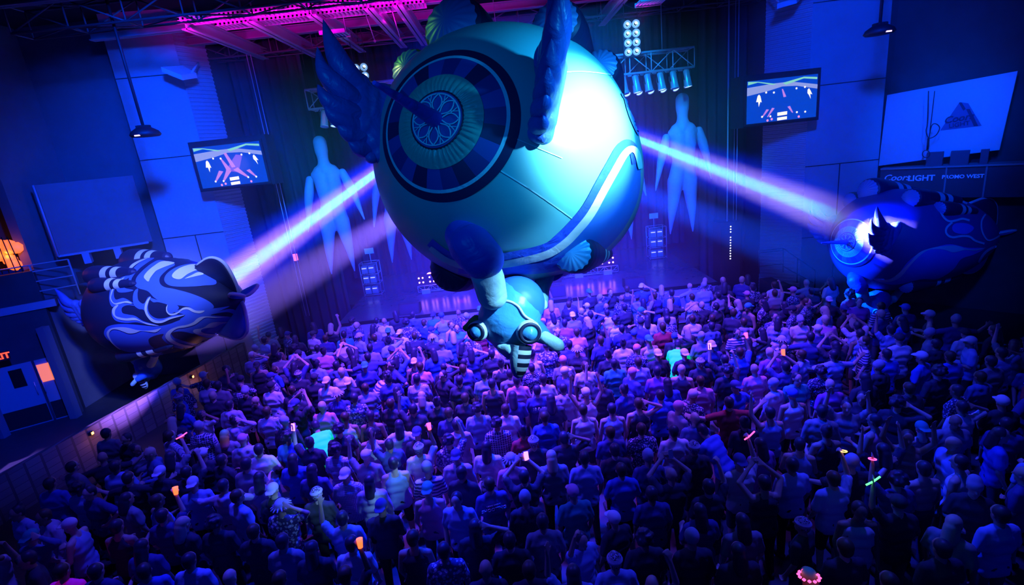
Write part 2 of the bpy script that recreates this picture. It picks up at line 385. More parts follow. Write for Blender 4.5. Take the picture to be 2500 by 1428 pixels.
# low light rows on the deck
dotm = mat('dot_lamp', (.8, .3, .5), .4, 0, (1.0, .30, .75), 12)
def light_row(px0, px1, py0, py1, label, boxes):
    a = atz(px0, py0, SZ); c = atz(px1, py1, SZ); y = (a.y + c.y) / 2; W = c.x - a.x
    root = thing('light_row', label, 'stage lights', (a.x, y, SZ))
    t = MB()
    for z in (.06, .30): 
        for yy in (0, .25): t.tube([(0, yy, z), (W, yy, z)], .02, 6)
    n = 8
    for k in range(n + 1): t.tube([(W * k / n, 0, .06), (W * k / n, 0, .30)], .012, 5)
    for k in range(n): t.tube([(W * k / n, 0, .06 if k % 2 else .30), (W * (k + 1) / n, 0, .30 if k % 2 else .06)], .01, 5)
    t.build('base_truss', alu, root)
    p_ = MB(); p_.box(0, W, .02, .18, .34, .72); pn = p_.build('lamp_panel', black, root)
    m_ = 5
    for k in range(m_):
        for j in (0, 1):
            for i in (0, 1):
                d = MB(); d.lathe([(.032, 0), (.028, .02), (.001, .03)], 10, Matrix.Translation((W * (k + .22 + .36 * i) / m_, .02, .44 + .18 * j)) @ Matrix.Rotation(R(90), 4, 'X')); d.build('dot_lamp', dotm, pn)
    for bx in boxes:
        q = MB(); q.box(W * bx - .16, W * bx + .16, -.14, -.02, .0, .17); q.build('label_box', mat('pale_box', (.75, .7, .8), .6), root)
light_row(1022, 1152, 718, 702, 'low row of pink dot lamps on a small truss, left of the big balloon', (.15, .78))
light_row(1378, 1508, 682, 664, 'low row of pink dot lamps on a small truss, right of the big balloon', (.27, .80))
# added spots imitating pink reflections on the deck, then moving heads with pink beams
for px, py, e in ((1066, 732, 2200), (1130, 734, 4000), (1412, 702, 4000), (1491, 705, 2000)):
    p = atz(px, py, SZ); spot('deck_reflection_spot', (p.x, 17.2, 8.2), p, (1, .0, .55), e, 5.5, 1, .03)
def moving_head(px, py, z, aim, label):
    loc = atz(px, py, z)
    root = thing('moving_head', label, 'stage lamp', loc)
    b = MB(); b.box(-.16, .16, -.13, .13, -(z - SZ) + .0, -(z - SZ) + .14); b.tube([(-.17, 0, -(z - SZ) + .1), (-.19, 0, 0)], .03, 6); b.tube([(.17, 0, -(z - SZ) + .1), (.19, 0, 0)], .03, 6); b.build('base', black, root)
    M_ = Vector(aim).normalized().to_track_quat('Z', 'Y').to_matrix().to_4x4()
    h = MB(); h.lathe([(.001, -.2), (.12, -.18), (.15, 0), (.13, .14), (.11, .15)], 20, M_); h.build('head', black, root)
    l = MB(); l.lathe([(.125, .13), (.10, .155), (.001, .165)], 20, M_); l.build('lens', glow_p, root)
    spot('moving_head_light', loc + Vector(aim).normalized() * .2, loc + Vector(aim) * 5, (1, .06, .5), MH, 9, .8, .03)
moving_head(1050, 676, 1.9, (.05, -.5, 1), 'pink moving head lamp at the left light row')
moving_head(1471, 622, 2.1, (-.28, -.6, 1), 'pink moving head lamp at the right light row')
moving_head(1135, 668, 1.9, (.1, -.5, 1), 'pink moving head lamp just left of the balloon figure')
moving_head(1405, 640, 1.9, (-.1, -.5, 1), 'pink moving head lamp behind the lower right engine of the big balloon')
# DJ booth
a = atz(1215, 706, SZ); c = atz(1372, 690, SZ)
root = thing('dj_booth', 'booth in the middle of the stage with a glowing pink front', 'booth', ((a.x + c.x) / 2, a.y, SZ)); W = (c.x - a.x) / 2
b = MB(); b.box(-W, W, 0, .9, 0, .95); b.build('cabinet', black, root)
pinkp = mat('pink_panel', (.8, .3, .4), .5, 0, (1, .25, .45), 1.6)
for k in range(6): b = MB(); x0 = -W + 2 * W * k / 6 + .03; b.box(x0, x0 + 2 * W / 6 - .06, -.02, -.005, .62, .88); b.build('light_panel', pinkp, root)
b = MB(); b.box(-W - .05, W + .05, -.05, .95, .95, 1.0); b.build('table_top', blackgl, root)
for k in range(3): b = MB(); b.box(-.6 + k * .45, -.28 + k * .45, .2, .6, 1.0, 1.09); b.build('player', greym, root)
def wedge(px, py, label, w_=.36, tilt=0, red=False):
    p = atz(px, py, SZ); root = thing('floor_monitor', label, 'loudspeaker', (p.x, max(p.y, 17.1), SZ))
    b = MB(); b.hexa([(-w_, -.12, 0), (w_, -.12, 0), (w_, .38, 0), (-w_, .38, 0), (-w_, .0, .38), (w_, .0, .38), (w_, .36, .30), (-w_, .36, .30)]); b.build('cabinet', black, root)
    g = MB(); g.hexa([(-w_ + .04, -.128, .03), (w_ - .04, -.128, .03), (w_ - .04, -.11, .03), (-w_ + .04, -.11, .03), (-w_ + .04, -.02, .34), (w_ - .04, -.02, .34), (w_ - .04, .0, .34), (-w_ + .04, .0, .34)]); g.build('grille', mat('grille_red', (.5, .05, .15), .6) if red else drape, root)
wedge(1000, 768, 'black wedge monitor at the stage edge, left of the balloon figure')
wedge(1356, 724, 'black wedge monitor at the stage edge, just right of the balloon figure')
wedge(1551, 703, 'black wedge monitor near the right end of the stage edge')
b = MB(); b.lathe([(.001, -.13), (.09, -.09), (.13, 0), (.09, .09), (.001, .13)], 16); o = b.build('pink_balloon', mat('pink_rubber', (.9, .08, .2), .4, 0, (1, .05, .25), .5)); p = atz(1334, 697, 1.9); o.location = p; tag(o, 'small round pink lamp glowing beside the hanging figure', 'lamp'); o.name = 'globe_lamp'
b = MB(); b.tube([(p.x, p.y, SZ), (p.x, p.y, 1.8)], .02, 6); tag(b.build('lamp_stand', black), 'thin stand under the round pink lamp', 'stand')
# racks of equipment either side
def rack(px, py, label, flip=1):
    p = atz(px, py, SZ); root = thing('equipment_rack', label, 'equipment rack', (p.x, p.y, SZ))
    f = MB()
    for x in (-.35, .35):
        for y in (0, .5): f.tube([(x, y, 0), (x, y, 1.35)], .018, 6)
    for z in (.05, .5, .9, 1.35):
        f.tube([(-.35, 0, z), (.35, 0, z)], .015, 6); f.tube([(-.35, .5, z), (.35, .5, z)], .015, 6); f.tube([(-.35, 0, z), (-.35, .5, z)], .015, 6); f.tube([(.35, 0, z), (.35, .5, z)], .015, 6)
    f.build('frame', alud, root)
    random.seed(px)
    for z in (.08, .53, .93):
        for x in (-.3, -.02): g = MB(); g.box(x, x + .24, .05, .45, z, z + .3); u = g.build('unit', greym, root); h = MB(); h.box(x + .02, x + .2, .035, .05, z + .2, z + .23); h.build('display', mat('display_glow', (.4, .4, .6), .5, 0, (.5, .5, 1), 1.5), u)
    s = MB(); s.tube([(flip * .1, .2, 1.35), (flip * .1, .2, 1.75)], .015, 6); s.box(flip * .1 - .18, flip * .1 + .18, .18, .2, 1.7, 1.92); s.build('sign_plate', mat('pale_box', (.75, .7, .8), .6), root)
rack(912, 722, 'metal equipment rack with a pale plate at the left of the stage')
rack(1608, 632, 'metal equipment rack with a pale plate at the right of the stage', -1)
# column of white dots at the right wing, small red sign at the left wing
p0 = aty(1787, 553, 17.6); p1 = aty(1784, 632, 17.6)
root = thing('speaker_tower', 'dark speaker tower with a column of white dots, right of the stage', 'loudspeaker', (p1.x, 17.6, 0))
b = MB(); b.box(-.35, .35, .03, .7, 0, p0.z + .15); b.build('cabinet', black, root)
for k in range(13):
    if k == 9: continue
    z = p1.z + (p0.z - p1.z) * k / 12; d = MB(); d.lathe([(.022, 0), (.001, .02)], 8, Matrix.Translation((0, .03, z)) @ Matrix.Rotation(R(90), 4, 'X')); d.build('white_dot', mat('white_led', (1, 1, 1), .5, 0, (.8, .75, 1), 9), root)
for i, (x, w_, top) in enumerate(((1775, .05, 330), (1790, .018, 330), (1797, .03, 380))):
    a = aty(x + 12, 60, 17.9); c = aty(x, 560, 17.9); o = MB().tube([(c.x, 17.9, 1.5), (c.x, 17.9, 10.5)], w_ * .5, 6).build('hanging_cable', mat('pale_cable', (.6, .65, .7), .6)); tag(o, ['thick pale cable hanging at the right edge of the stage', 'thin pale cable between two others right of the stage', 'pale cable nearest the right screen'][i], 'cable')
for i, x in enumerate((690, 699)):
    c = aty(x, 520, 17.9); o = MB().tube([(c.x, 17.9, 1.5), (c.x, 17.9, 10.5)], .014, 6).build('hanging_cable', MATS['pale_cable']); tag(o, ['left one of two pale cables beside the left screen', 'right one of two pale cables beside the left screen'][i], 'cable')
p = aty(719, 629, 18.7); tag(MB().box(p.x - .07, p.x + .07, 18.70, 18.82, p.z - .12, p.z + .12).build('exit_light', mat('red_light', (.6, .05, .05), .5, 0, (1, .12, .2), 2.5)), 'tiny red lit sign in the wing left of the stage', 'sign')

# ------------------------------------------------------------------ tall inflatable human figures
figm = wrinkled(mat('figure_fabric', (.30, .52, .72), .5), 3.5, .25)
def big_figure():
    root = thing('inflatable_figure', 'x', 'inflatable figure')
    b = bmesh.new(); u = .0049
    def q(x, y): return Vector(((x - 330) * u, 0, (1080 - y) * u))
    for (x0, y0, x1, y1, r0, r1) in ((328, 148, 328, 205, .225, .225), (328, 200, 328, 262, .215, .18), (328, 262, 328, 330, .175, .26), (290, 345, 370, 345, .24, .24), (258, 362, 400, 362, .17, .17),
                                     (298, 380, 300, 440, .30, .30), (360, 380, 360, 440, .30, .30), (300, 440, 308, 560, .30, .26), (358, 440, 350, 560, .30, .26), (305, 560, 272, 690, .26, .27), (352, 560, 368, 690, .26, .27),
                                     (268, 690, 262, 770, .27, .235), (372, 690, 376, 770, .27, .235), (262, 770, 243, 900, .235, .15), (376, 770, 386, 900, .235, .15), (243, 900, 226, 1062, .15, .035), (386, 900, 392, 1062, .15, .035)):
        capsule(b, q(x0, y0), q(x1, y1), r0 * .98, r1 * .98, 18)
    place('figure_body', fuse('figure_body', b, .04, 4), figm, root)
    for pts in (((213, 385), (168, 560), (128, 740)), ((440, 360), (492, 530), (528, 700))):
        b = bmesh.new(); a, c, d = [q(*p) for p in pts]; capsule(b, a, a.lerp(c, .5), .13, .165, 16); capsule(b, a.lerp(c, .5), c, .165, .125, 16); capsule(b, c, d, .125, .03, 16)
        place('arm', fuse('arm', b, .03, 3), figm, root)
    c = MB(); c.tube([q(328, 105), q(328, 105) + Vector((0, 0, 5.3))], .006, 5); c.build('hanging_line', black, root)
    return root
def copytree(o, parent=None):
    c = o.copy(); COL.objects.link(c)
    if parent is not None: c.parent = parent
    for ch in o.children: copytree(ch, c)
    return c
fig = big_figure()
for i, (px, py, y, rz, lab) in enumerate(((846, 670, 18, 0, 'tall pale inflatable human figure hanging left of the big balloon'), (1671, 573, 18, 0, 'tall pale inflatable human figure hanging right of the big balloon'),
                              (988, 641, 21.5, 12, 'inflatable human figure mostly hidden behind the big balloon, left legs showing'), (1524, 590, 21.5, -12, 'inflatable human figure mostly hidden behind the big balloon at its right edge'))):
    o = fig if i == 0 else copytree(fig); p = aty(px, py, y); o.location = p; o.rotation_euler = (0, R(-1.5 if i == 0 else 0), R(rz)); o['label'] = lab; o['group'] = 'inflatable human figures over the stage'
    if i == 0: o.rotation_euler = (0, 0, R(6))
# ------------------------------------------------------------------ video screens
def em(name, col, s): return mat(name, (.02, .02, .03), .3, 0, col, s)
def screen(c, y, label, turn=0):
    P4 = [aty(px, py, y) for px, py in c]      # tl tr br bl
    cx = sum(p.x for p in P4) / 4; z = sum(p.z for p in P4) / 4; W = ((P4[1].x - P4[0].x) + (P4[2].x - P4[3].x)) / 4; Hh = ((P4[0].z - P4[3].z) + (P4[1].z - P4[2].z)) / 4
    root = thing('video_screen', label, 'screen', (cx, y, z))
    b = MB(); b.box(-W - .06, W + .06, .01, .10, -Hh - .06, Hh + .06); b.build('frame', black, root)
    b = MB(); b.box(-W - .16, W + .16, .12, .75, -Hh - .1, Hh + .18); b.build('housing', black, root)
    s = MB(); s.box(-W, W, .0, .012, -Hh, Hh); sc = s.build('display', em('screen_base', (.0, .06, .62), 1.0), root)
    def poly(nm, pts, m_, k=1):
        q = [(-W + 2 * W * u, -.002 * k, Hh - 2 * Hh * v) for u, v in pts]; n = len(q)
        MB().add(q + [(a[0], a[1] + .0012, a[2]) for a in q], [tuple(range(n)), tuple(range(n, 2 * n))[::-1]] + [(i, n + i, n + (i + 1) % n, (i + 1) % n) for i in range(n)]).build(nm, m_, sc)
    def beam(p, q, w0, w1, m_, k): 
        p = Vector(p); q = Vector(q); d = (q - p).normalized(); nn = Vector((-d.y, d.x)); poly('picture_beam', [p + nn * w0, q + nn * w1, q - nn * w1, p - nn * w0], m_, k)
    hz = em('picture_haze', (.30, .38, .80), 1.0); gr = em('picture_green', (.25, .75, .55), 1.0); pk = em('picture_pink', (.62, .25, .80), 1.0); pv = em('picture_violet', (.22, .12, .80), 1.0); wh = em('picture_white', (1, .9, .75), 1.3); mg = em('picture_magenta', (.9, .3, .7), 1.1)
    poly('picture_haze', [(.0, .15), (.4, .11), (.62, .11), (1, .24), (1, .34), (.7, .22), (.5, .20), (.3, .27), (0, .34)], hz, 1)
    poly('picture_green', [(.01, .01), (.15, .03), (.42, .13), (.36, .14), (.15, .05), (.01, .09)], gr, 2)
    poly('picture_green', [(.5, .12), (.8, .03), (.99, .07), (.99, .12), (.8, .07), (.55, .17)], gr, 2)
    if turn == 0:
        beam((.50, .66), (.66, .28), .10, .05, pv, 1)
        for p, q, w0, w1 in (((.22, .86), (.34, .62), .012, .035), ((.34, .87), (.46, .62), .014, .04), ((.72, .84), (.56, .60), .014, .045), ((.84, .85), (.74, .66), .010, .03), ((.46, .2), (.54, .56), .02, .03), ((.38, .32), (.46, .62), .01, .035)): beam(p, q, w0, w1, pk, 3)
    else:
        for p, q in (((.22, .88), (.30, .70)), ((.30, .88), (.38, .68)), ((.66, .84), (.60, .68)), ((.50, .26), (.54, .45))): beam(p, q, .008, .02, pk, 3)
    def dot(u, v, r_, m_, k=5): poly('picture_dot', [(u + r_ * .55 * math.cos(a), v + r_ * math.sin(a)) for a in [2 * math.pi * j / 10 for j in range(10)]], m_, k)
    for u, v in ((.22, .86), (.34, .87), (.72, .84), (.84, .85), (.27, .30), (.38, .32), (.70, .28), (.82, .27)): dot(u, v, .025, wh)
    for u, v in ((.30, .96), (.36, .94), (.75, .95)): dot(u, v, .03, mg)
    poly('picture_figure', [(.15, .36), (.17, .33), (.19, .37), (.21, .52), (.19, .50), (.17, .62), (.16, .50), (.13, .50)], wh, 4)
    poly('picture_figure', [(.86, .34), (.88, .31), (.90, .36), (.93, .46), (.90, .44), (.91, .56), (.88, .46), (.86, .42)], wh, 4)
    poly('picture_booth', [(.44, .80), (.58, .79), (.58, .87), (.44, .88)], wh, 4); poly('picture_booth', [(.44, .92), (.58, .91), (.58, .98), (.44, .99)], wh, 4)
    return root
screen(((471, 361), (634, 344), (653, 443), (493, 461)), 16.3, 'lit video screen on the left ribbed wall showing pink stage beams')
screen(((1825, 198), (1999, 181), (1990, 286), (1822, 303)), 16.3, 'lit video screen on the right ribbed wall showing the stage in green and blue', 1)
bulb('screen_glow', aty(560, 402, 16.0), (.3, .3, 1), 8, .3)

# ------------------------------------------------------------------ roof steel
ZB = 10.55
def ibeam(nm, a, b, h, w_, m_, label):
    a = Vector(a); b = Vector(b); d = (b - a); L = d.length; d.normalize(); s = d.cross(Vector((0, 0, 1)))
    M_ = Matrix((d, s, Vector((0, 0, 1)))).transposed().to_4x4(); M_.translation = a
    mb = MB(); mb.box(0, L, -w_ / 2, w_ / 2, -h / 2, -h / 2 + .03, 0, M_); mb.box(0, L, -w_ / 2, w_ / 2, h / 2 - .03, h / 2, 0, M_); mb.box(0, L, -.015, .015, -h / 2, h / 2, 0, M_)
    return tag(mb.build(nm, m_), label, 'steel beam')
words = ['leftmost', 'second', 'third', 'fourth', 'fifth', 'sixth', 'seventh']
bx = [aty(px, py, 14.3).x for px, py in ((455, 78), (602, 48), (757, 28), (897, 10), (968, 2))] + [aty(1392, 10, 14.3).x, aty(1572, 10, 14.3).x]
for i, x in enumerate(bx): ibeam('roof_beam', (x, 14.35, ZB - .12), (x, 19.5, ZB - .12), .34, .24, steel, '%s roof beam from the left, running towards the stage, lit %s' % (words[i], 'magenta' if i < 5 else 'violet'))
for i, (y, z, h) in enumerate(((12.9, 10.9, .35), (15.9, 10.75, .25), (17.6, 10.75, .25), (19.4, 10.7, .3))):
    ibeam('cross_beam', (-10.8, y, z), (11.8, y, z), h, .22, steel if i in (1, 2) else steeld, ['cross beam nearest the camera under the roof', 'cross beam just behind the magenta cable tray', 'cross beam above the lighting truss', 'cross beam farthest back over the stage'][i])
# cable trays with rungs
def tray(x0, x1, y, z, label, w_=.28):
    root = thing('cable_tray', label, 'cable tray', (x0, y, z)); L = x1 - x0
    r_ = MB(); r_.box(0, L, -w_, -w_ + .03, -.06, .06); r_.box(0, L, w_ - .03, w_, -.06, .06); r_.build('side_rail', steel, root)
    g = MB(); n = int(L / .11)
    for k in range(n): g.box(L * k / n, L * k / n + .05, -w_, w_, -.05, .0)
    g.build('rungs', steel, root)
x1 = aty(1030, 2, 14.3).x
tray(bx[0], x1, 14.3, 10.45, 'nearer ribbed cable tray under the roof, glowing magenta')
tray(bx[0] + .5, x1, 15.1, 10.45, 'farther ribbed cable tray under the roof, glowing magenta')
# lattice joists in the dark part of the roof
for i, (y, nmv) in enumerate(((13.6, 'front'), (18.4, 'rear'))):
    truss('roof_joist', (-10.8, y, 10.6), (11.8, y, 10.6), .6, 'dark lattice joist across the roof, the %s one' % nmv, 1.3, .03, .02, m_=steeld)
# louvred fixtures
def louvre(px, py, y, label, n=8):
    p = aty(px, py, y); root = thing('louvred_lamp', label, 'ceiling lamp', p)
    f = MB(); f.box(-.34, .34, -.30, -.27, -.05, .05); f.box(-.34, .34, .27, .30, -.05, .05); f.tube([(-.3, 0, .05), (-.3, 0, 11.6 - p.z)], .012, 5); f.tube([(.3, 0, .05), (.3, 0, 11.6 - p.z)], .012, 5); f.build('frame', alud, root)
    for k in range(n): s = MB(); x = -.32 + .64 * k / (n - 1); s.box(x - .025, x + .025, -.29, .29, -.02, .015); s.build('louvre', mat('louvre_pale', (.35, .4, .45), .5), root)
louvre(818, 83, 15.4, 'louvred fixture beside the long feather of the left wing'); louvre(1590, 3, 14.2, 'louvred fixture at the top edge right of the balloon')
# rods with hooks
for i, (px, py) in enumerate(((915, 100), (978, 97))):
    p = aty(px, py, 16.2); o = MB().tube([(p.x - .1, p.y - .9, 11.2), p, ], .012, 6); o.lathe([(.001, -.05), (.05, 0), (.001, .05)], 8, Matrix.Translation(p)); tag(o.build('roof_rod', mat('rod_magenta', (.6, .5, .6), .4)), ['left', 'right'][i] + ' thin hanging rod between the magenta tray and the balloon', 'rod')
# hanging pendants
def pendant(px, py, y, label, topz=11.6):
    p = aty(px, py, y); root = thing('pendant_speaker', label, 'hanging speaker', p)
    r_ = MB(); r_.tube([(0, 0, .12), (0, 0, topz - p.z)], .035, 8); r_.build('rod', black, root)
    d = MB(); d.lathe([(.001, .16), (.16, .15), (.30, .06), (.34, -.02), (.30, -.06), (.001, -.07)], 28)
    for k in range(10): a = 2 * math.pi * k / 10; d.box(.12 * math.cos(a) - .03, .12 * math.cos(a) + .03, .12 * math.sin(a) - .03, .12 * math.sin(a) + .03, .12, .2)
    d.build('dish', black, root)
    l = MB(); l.box(-.06, .06, -.34, -.30, -.06, -.03); l.build('indicator', em('indicator_glow', (.8, .5, 1), 2), root)
pendant(355, 327, 13.5, 'black dish hanging on a long rod before the left wall'); pendant(2147, 78, 13.5, 'black dish hanging on a rod before the right wall')
# pale fixtures high on the pilasters
for i, (pts, y) in enumerate(((((396, 176), (450, 172), (482, 190), (446, 196)), 16.2), (((1897, 22), (1912, 4), (1962, -8), (1945, 8)), 16.2))):
    c = [aty(*p, y) for p in pts]; cx = sum(p.x for p in c) / 4; z = sum(p.z for p in c) / 4
    root = thing('strip_light', ['pale strip fixture high on the left wall', 'pale strip fixture high on the right wall'][i], 'wall lamp', (cx, y, z)); s = 1 if i == 0 else -1
    c2 = [aty(*p, y + (0, .7, .7, 0)[k]) - Vector((cx, y, z)) for k, p in enumerate(pts)]
    b = MB(); b.hexa([c2[3], c2[2], c2[1], c2[0]] + [q + Vector((0, 0, .05)) for q in (c2[3], c2[2], c2[1], c2[0])]); b.build('diffuser', mat('diffuser_pale', (.8, .82, .9), .5), root)
    b = MB(); b.hexa([q + Vector((0, 0, .05)) for q in (c2[3], c2[2], c2[1], c2[0])] + [q + Vector((0, 0, .14)) for q in (c2[3], c2[2], c2[1], c2[0])]); b.tube([(0, .5, .1), (0, 1.1, .5)], .03, 6); b.build('housing', MATS['diffuser_pale'], root)

# ------------------------------------------------------------------ left side of the hall
PL = atz(55, 1045, 0); PR_ = atz(175, 1012, 0)
dA = (PR_ - PL); dA.z = 0; dA.normalize(); nA = Vector((dA.y, -dA.x, 0))
def onA(px, py, off=0): return atp(px, py, PL + nA * off, nA)
MA = Matrix((dA, -nA, Vector((0, 0, 1)))).transposed().to_4x4(); MA.translation = Vector((PL.x, PL.y, 0))
def A(px, py): q = MA.inverted() @ onA(px, py); return q.x, q.z       # (along, height)
xr, _ = A(205, 1003)
mb = MB(); mb.box(-6, xr, 0, .3, 0, 4.6, 0, MA); struct(mb.build('wall_entrance', walldark))
mb = MB(); mb.box(-6, xr, 1.4, 1.7, 4.6, 11.6, 0, MA); struct(mb.build('wall_balcony', walldark))
Bp = MA @ Vector((xr, .3, 0))
struct(MB().box(Bp.x - .3, Bp.x, Bp.y, 17.6, 0, 11.6).build('wall_left', noisy(mat('side_wall', (.16, .16, .2), .9), 2, .2)))
struct(MB().box(Bp.x, -11.0, 17.5, 17.8, 0, 11.6).build('wall_left_end', MATS['side_wall']))
struct(MB().box(12.3, 13.0, 17.35, 18.3, 0, 11.6).build('wall_right_end', walldark))
# side platform with its low wall
def brick(nm, c1, c2, sc_=3.0):
    m_ = mat(nm, c1, .85); nt = m_.node_tree; p = P(nt); tc = nt.nodes.new('ShaderNodeTexCoord'); mp = nt.nodes.new('ShaderNodeMapping'); mp.inputs['Rotation'].default_value = (R(90), 0, R(90)); bt = nt.nodes.new('ShaderNodeTexBrick')
    bt.inputs['Color1'].default_value = (*c1, 1); bt.inputs['Color2'].default_value = (*c2, 1); bt.inputs['Mortar'].default_value = (c1[0] * .4, c1[1] * .4, c1[2] * .4, 1); bt.inputs['Scale'].default_value = sc_; nt.links.new(tc.outputs['Object'], mp.inputs[0]); nt.links.new(mp.outputs[0], bt.inputs['Vector']); nt.links.new(bt.outputs['Color'], p.inputs['Base Color']); return m_
br = brick('brick', (.22, .15, .15), (.15, .10, .11))
def low_x(y): return -12.3 + .245 * (y - 6)
struct(MB().add([(low_x(4) - .15, 4, 0), (low_x(4), 4, 0), (low_x(17.2), 17.2, 0), (low_x(17.2) - .15, 17.2, 0), (low_x(4) - .15, 4, 1.0), (low_x(4), 4, 1.0), (low_x(17.2), 17.2, 1.0), (low_x(17.2) - .15, 17.2, 1.0)], [(3, 2, 1, 0), (4, 5, 6, 7), (0, 1, 5, 4), (1, 2, 6, 5), (2, 3, 7, 6), (3, 0, 4, 7)]).build('wall_low_left', br))
# posts along the low wall with small orange step lamps
warm = mat('warm_lamp', (.8, .4, .2), .5, 0, (1, .30, .06), 9)
for i, y in enumerate((11.7, 14.8)):
    x = low_x(y) ; root = thing('step_lamp', ['orange step lamp on the low wall nearest the doors', 'orange step lamp on the low wall under the left balloon', 'orange step lamp on the low wall closest to the stage'][i], 'lamp', (x + .02, y, .85))
    b = MB(); b.box(-.02, .05, -.05, .05, -.04, .04); b.build('lamp_box', black, root); b = MB(); b.box(.05, .06, -.03, .03, -.03, .03); b.build('lamp_glass', warm, root)
    bulb('step_glow', (x + .35, y, .75), (1, .35, .10), 3.5, .03)
# double doors
ztop = A(80, 880)[1]
def door(nm, a_, b_, win, winm, wz, hx):
    u0 = A(*a_)[0]; u1 = A(*b_)[0]
    root = bpy.data.objects.new(nm, None); COL.objects.link(root); root.matrix_world = MA @ Matrix.Translation((u0, 0, 0)); root['kind'] = 'structure'; W = u1 - u0
    b = MB(); b.box(.02, W - .02, -.06, -.01, .0, ztop); b.build('door_leaf', mat('door_paint', (.40, .38, .46), .6), root)
    b = MB(); b.box(.03, W - .03, -.075, -.06, .04, .6); b.build('kick_plate', black, root)
    wx = win - u0; b = MB(); b.box(wx - .15, wx + .15, -.078, -.055, wz - .28, wz + .28); b.build('door_window', winm, root)
    b = MB(); b.tube([(hx * W, -.12, .95), (hx * W, -.12, 1.35)], .015, 6); b.build('door_handle', chrome, root)
w1 = A(45, 922); w2 = A(122, 905)
door('door_1', (22, 1054), (134, 1024), w1[0], blackgl, w1[1], .9)
door('door_2', (137, 1023), (180, 1011), min(w2[0], A(180, 1011)[0] - .25), mat('door_window_glow', (.5, .3, .2), .4, 0, (1, .22, .05), .9), w2[1], .1)
# columns either side of the doors
for i, (px, lab) in enumerate(((4, 'dark steel column left of the double doors'), (196, 'dark steel column right of the double doors'))):
    u, _ = A(px, 1020); q = MA @ Vector((u, -.35, 0)); o = MB().box(-.11, .11, -.11, .11, 0, ztop + 1.0); o = o.build('steel_column', mat('column_paint', (.2, .2, .26), .6)); o.location = (q.x, q.y, 0); tag(o, lab, 'column')
# EXIT sign
from_font = {}
def text_mesh(nm, txt, size, m_, M_, parent=None, bold=.0, ext=.006, shear=0, align='CENTER'):
    cu = bpy.data.curves.new(nm, 'FONT'); cu.body = txt; cu.size = size; cu.extrude = ext; cu.offset = bold; cu.align_x = align; cu.align_y = 'CENTER'; cu.shear = shear; cu.resolution_u = 3
    t = bpy.data.objects.new(nm + '_t', cu); COL.objects.link(t); dg = bpy.context.evaluated_depsgraph_get(); me = bpy.data.meshes.new_from_object(t.evaluated_get(dg)); bpy.data.objects.remove(t)
    me.transform(M_ @ Matrix.Rotation(R(90), 4, 'X')); o = place(nm, me, m_, parent); return o
u, z = A(10, 860); root = thing('exit_sign', 'red lit exit sign over the double doors', 'sign'); root.matrix_world = MA @ Matrix.Translation((u, -.5, z))
b = MB(); b.box(-.22, .22, 0, .05, -.13, .13); b.build('sign_box', black, root); text_mesh('lettering', 'EXIT', .24, em('exit_red', (1, .05, .02), 3), Matrix.Translation((0, -.01, 0)), root, .006)
# mezzanine above the doors
def Abox(nm, m_, u0, u1, v0, v1, z0, z1, parent=None): b = MB(); b.box(u0, u1, v0, v1, z0, z1, 0, MA); return b.build(nm, m_, parent)
ue, ze = A(134, 730); mz = thing('mezzanine', 'balcony at the far left with a magenta lit edge and rails', 'balcony')
Abox('slab', steeld, -6, ue, .0, 1.4, ze - .18, ze - .0, mz); Abox('edge_beam', mat('edge_pink', (.55, .4, .5), .6), -6, ue, -.06, .0, ze - .2, ze + .02, mz)
rb = MB()
for k, z in enumerate((.3, .6, .9, 1.1)): rb.tube([MA @ Vector((-6, .05, ze + z)), MA @ Vector((ue + .6,   .05, ze + z))], .02, 6)
for k in range(7): u = ue + .6 - k * .9; rb.tube([MA @ Vector((u,   .05, ze)), MA @ Vector((u,   .05, ze + 1.1))], .025, 6)
rb.build('railing', steel, mz)
u1_, z1_ = A(137, 629); u2, z2 = A(262, 613); u0, z0_ = A(75, 455)
Abox('ledge', mat('ledge_paint', (.5, .45, .6), .6), u1_, u1_ + 2.3, .3, .45, z1_ - .03, z1_ + .03, mz)
b = MB(); b.tube([MA @ Vector((u1_, .3, z1_)), MA @ Vector((u1_, .3, A(78, 452)[1]))], .03, 6); b.build('corner_post', MATS['ledge_paint'], mz)
for k in (.55, 1.35): Abox('bracket', MATS['ledge_paint'], u1_ + k, u1_ + k + .18, .3, .7, z1_ - .35, z1_ - .03, mz)
Abox('panel', noisy(mat('upper_panel', (.18, .18, .24), .9), 2, .2), u1_, u1_ + 2.4, .5, .6, z1_, A(78, 452)[1], mz)
ua, za = A(219, 677); text_mesh('sign_lettering', 'STAGE', .22, mat('sign_white', (.9, .85, .9), .5, 0, (.5, .4, .6), .5), MA @ Matrix.Translation((ua + .1, .32, za)), mz)
Abox('sign_board', black, ua - .35, ua + .6, .34, .38, za - .18, za + .18, mz)
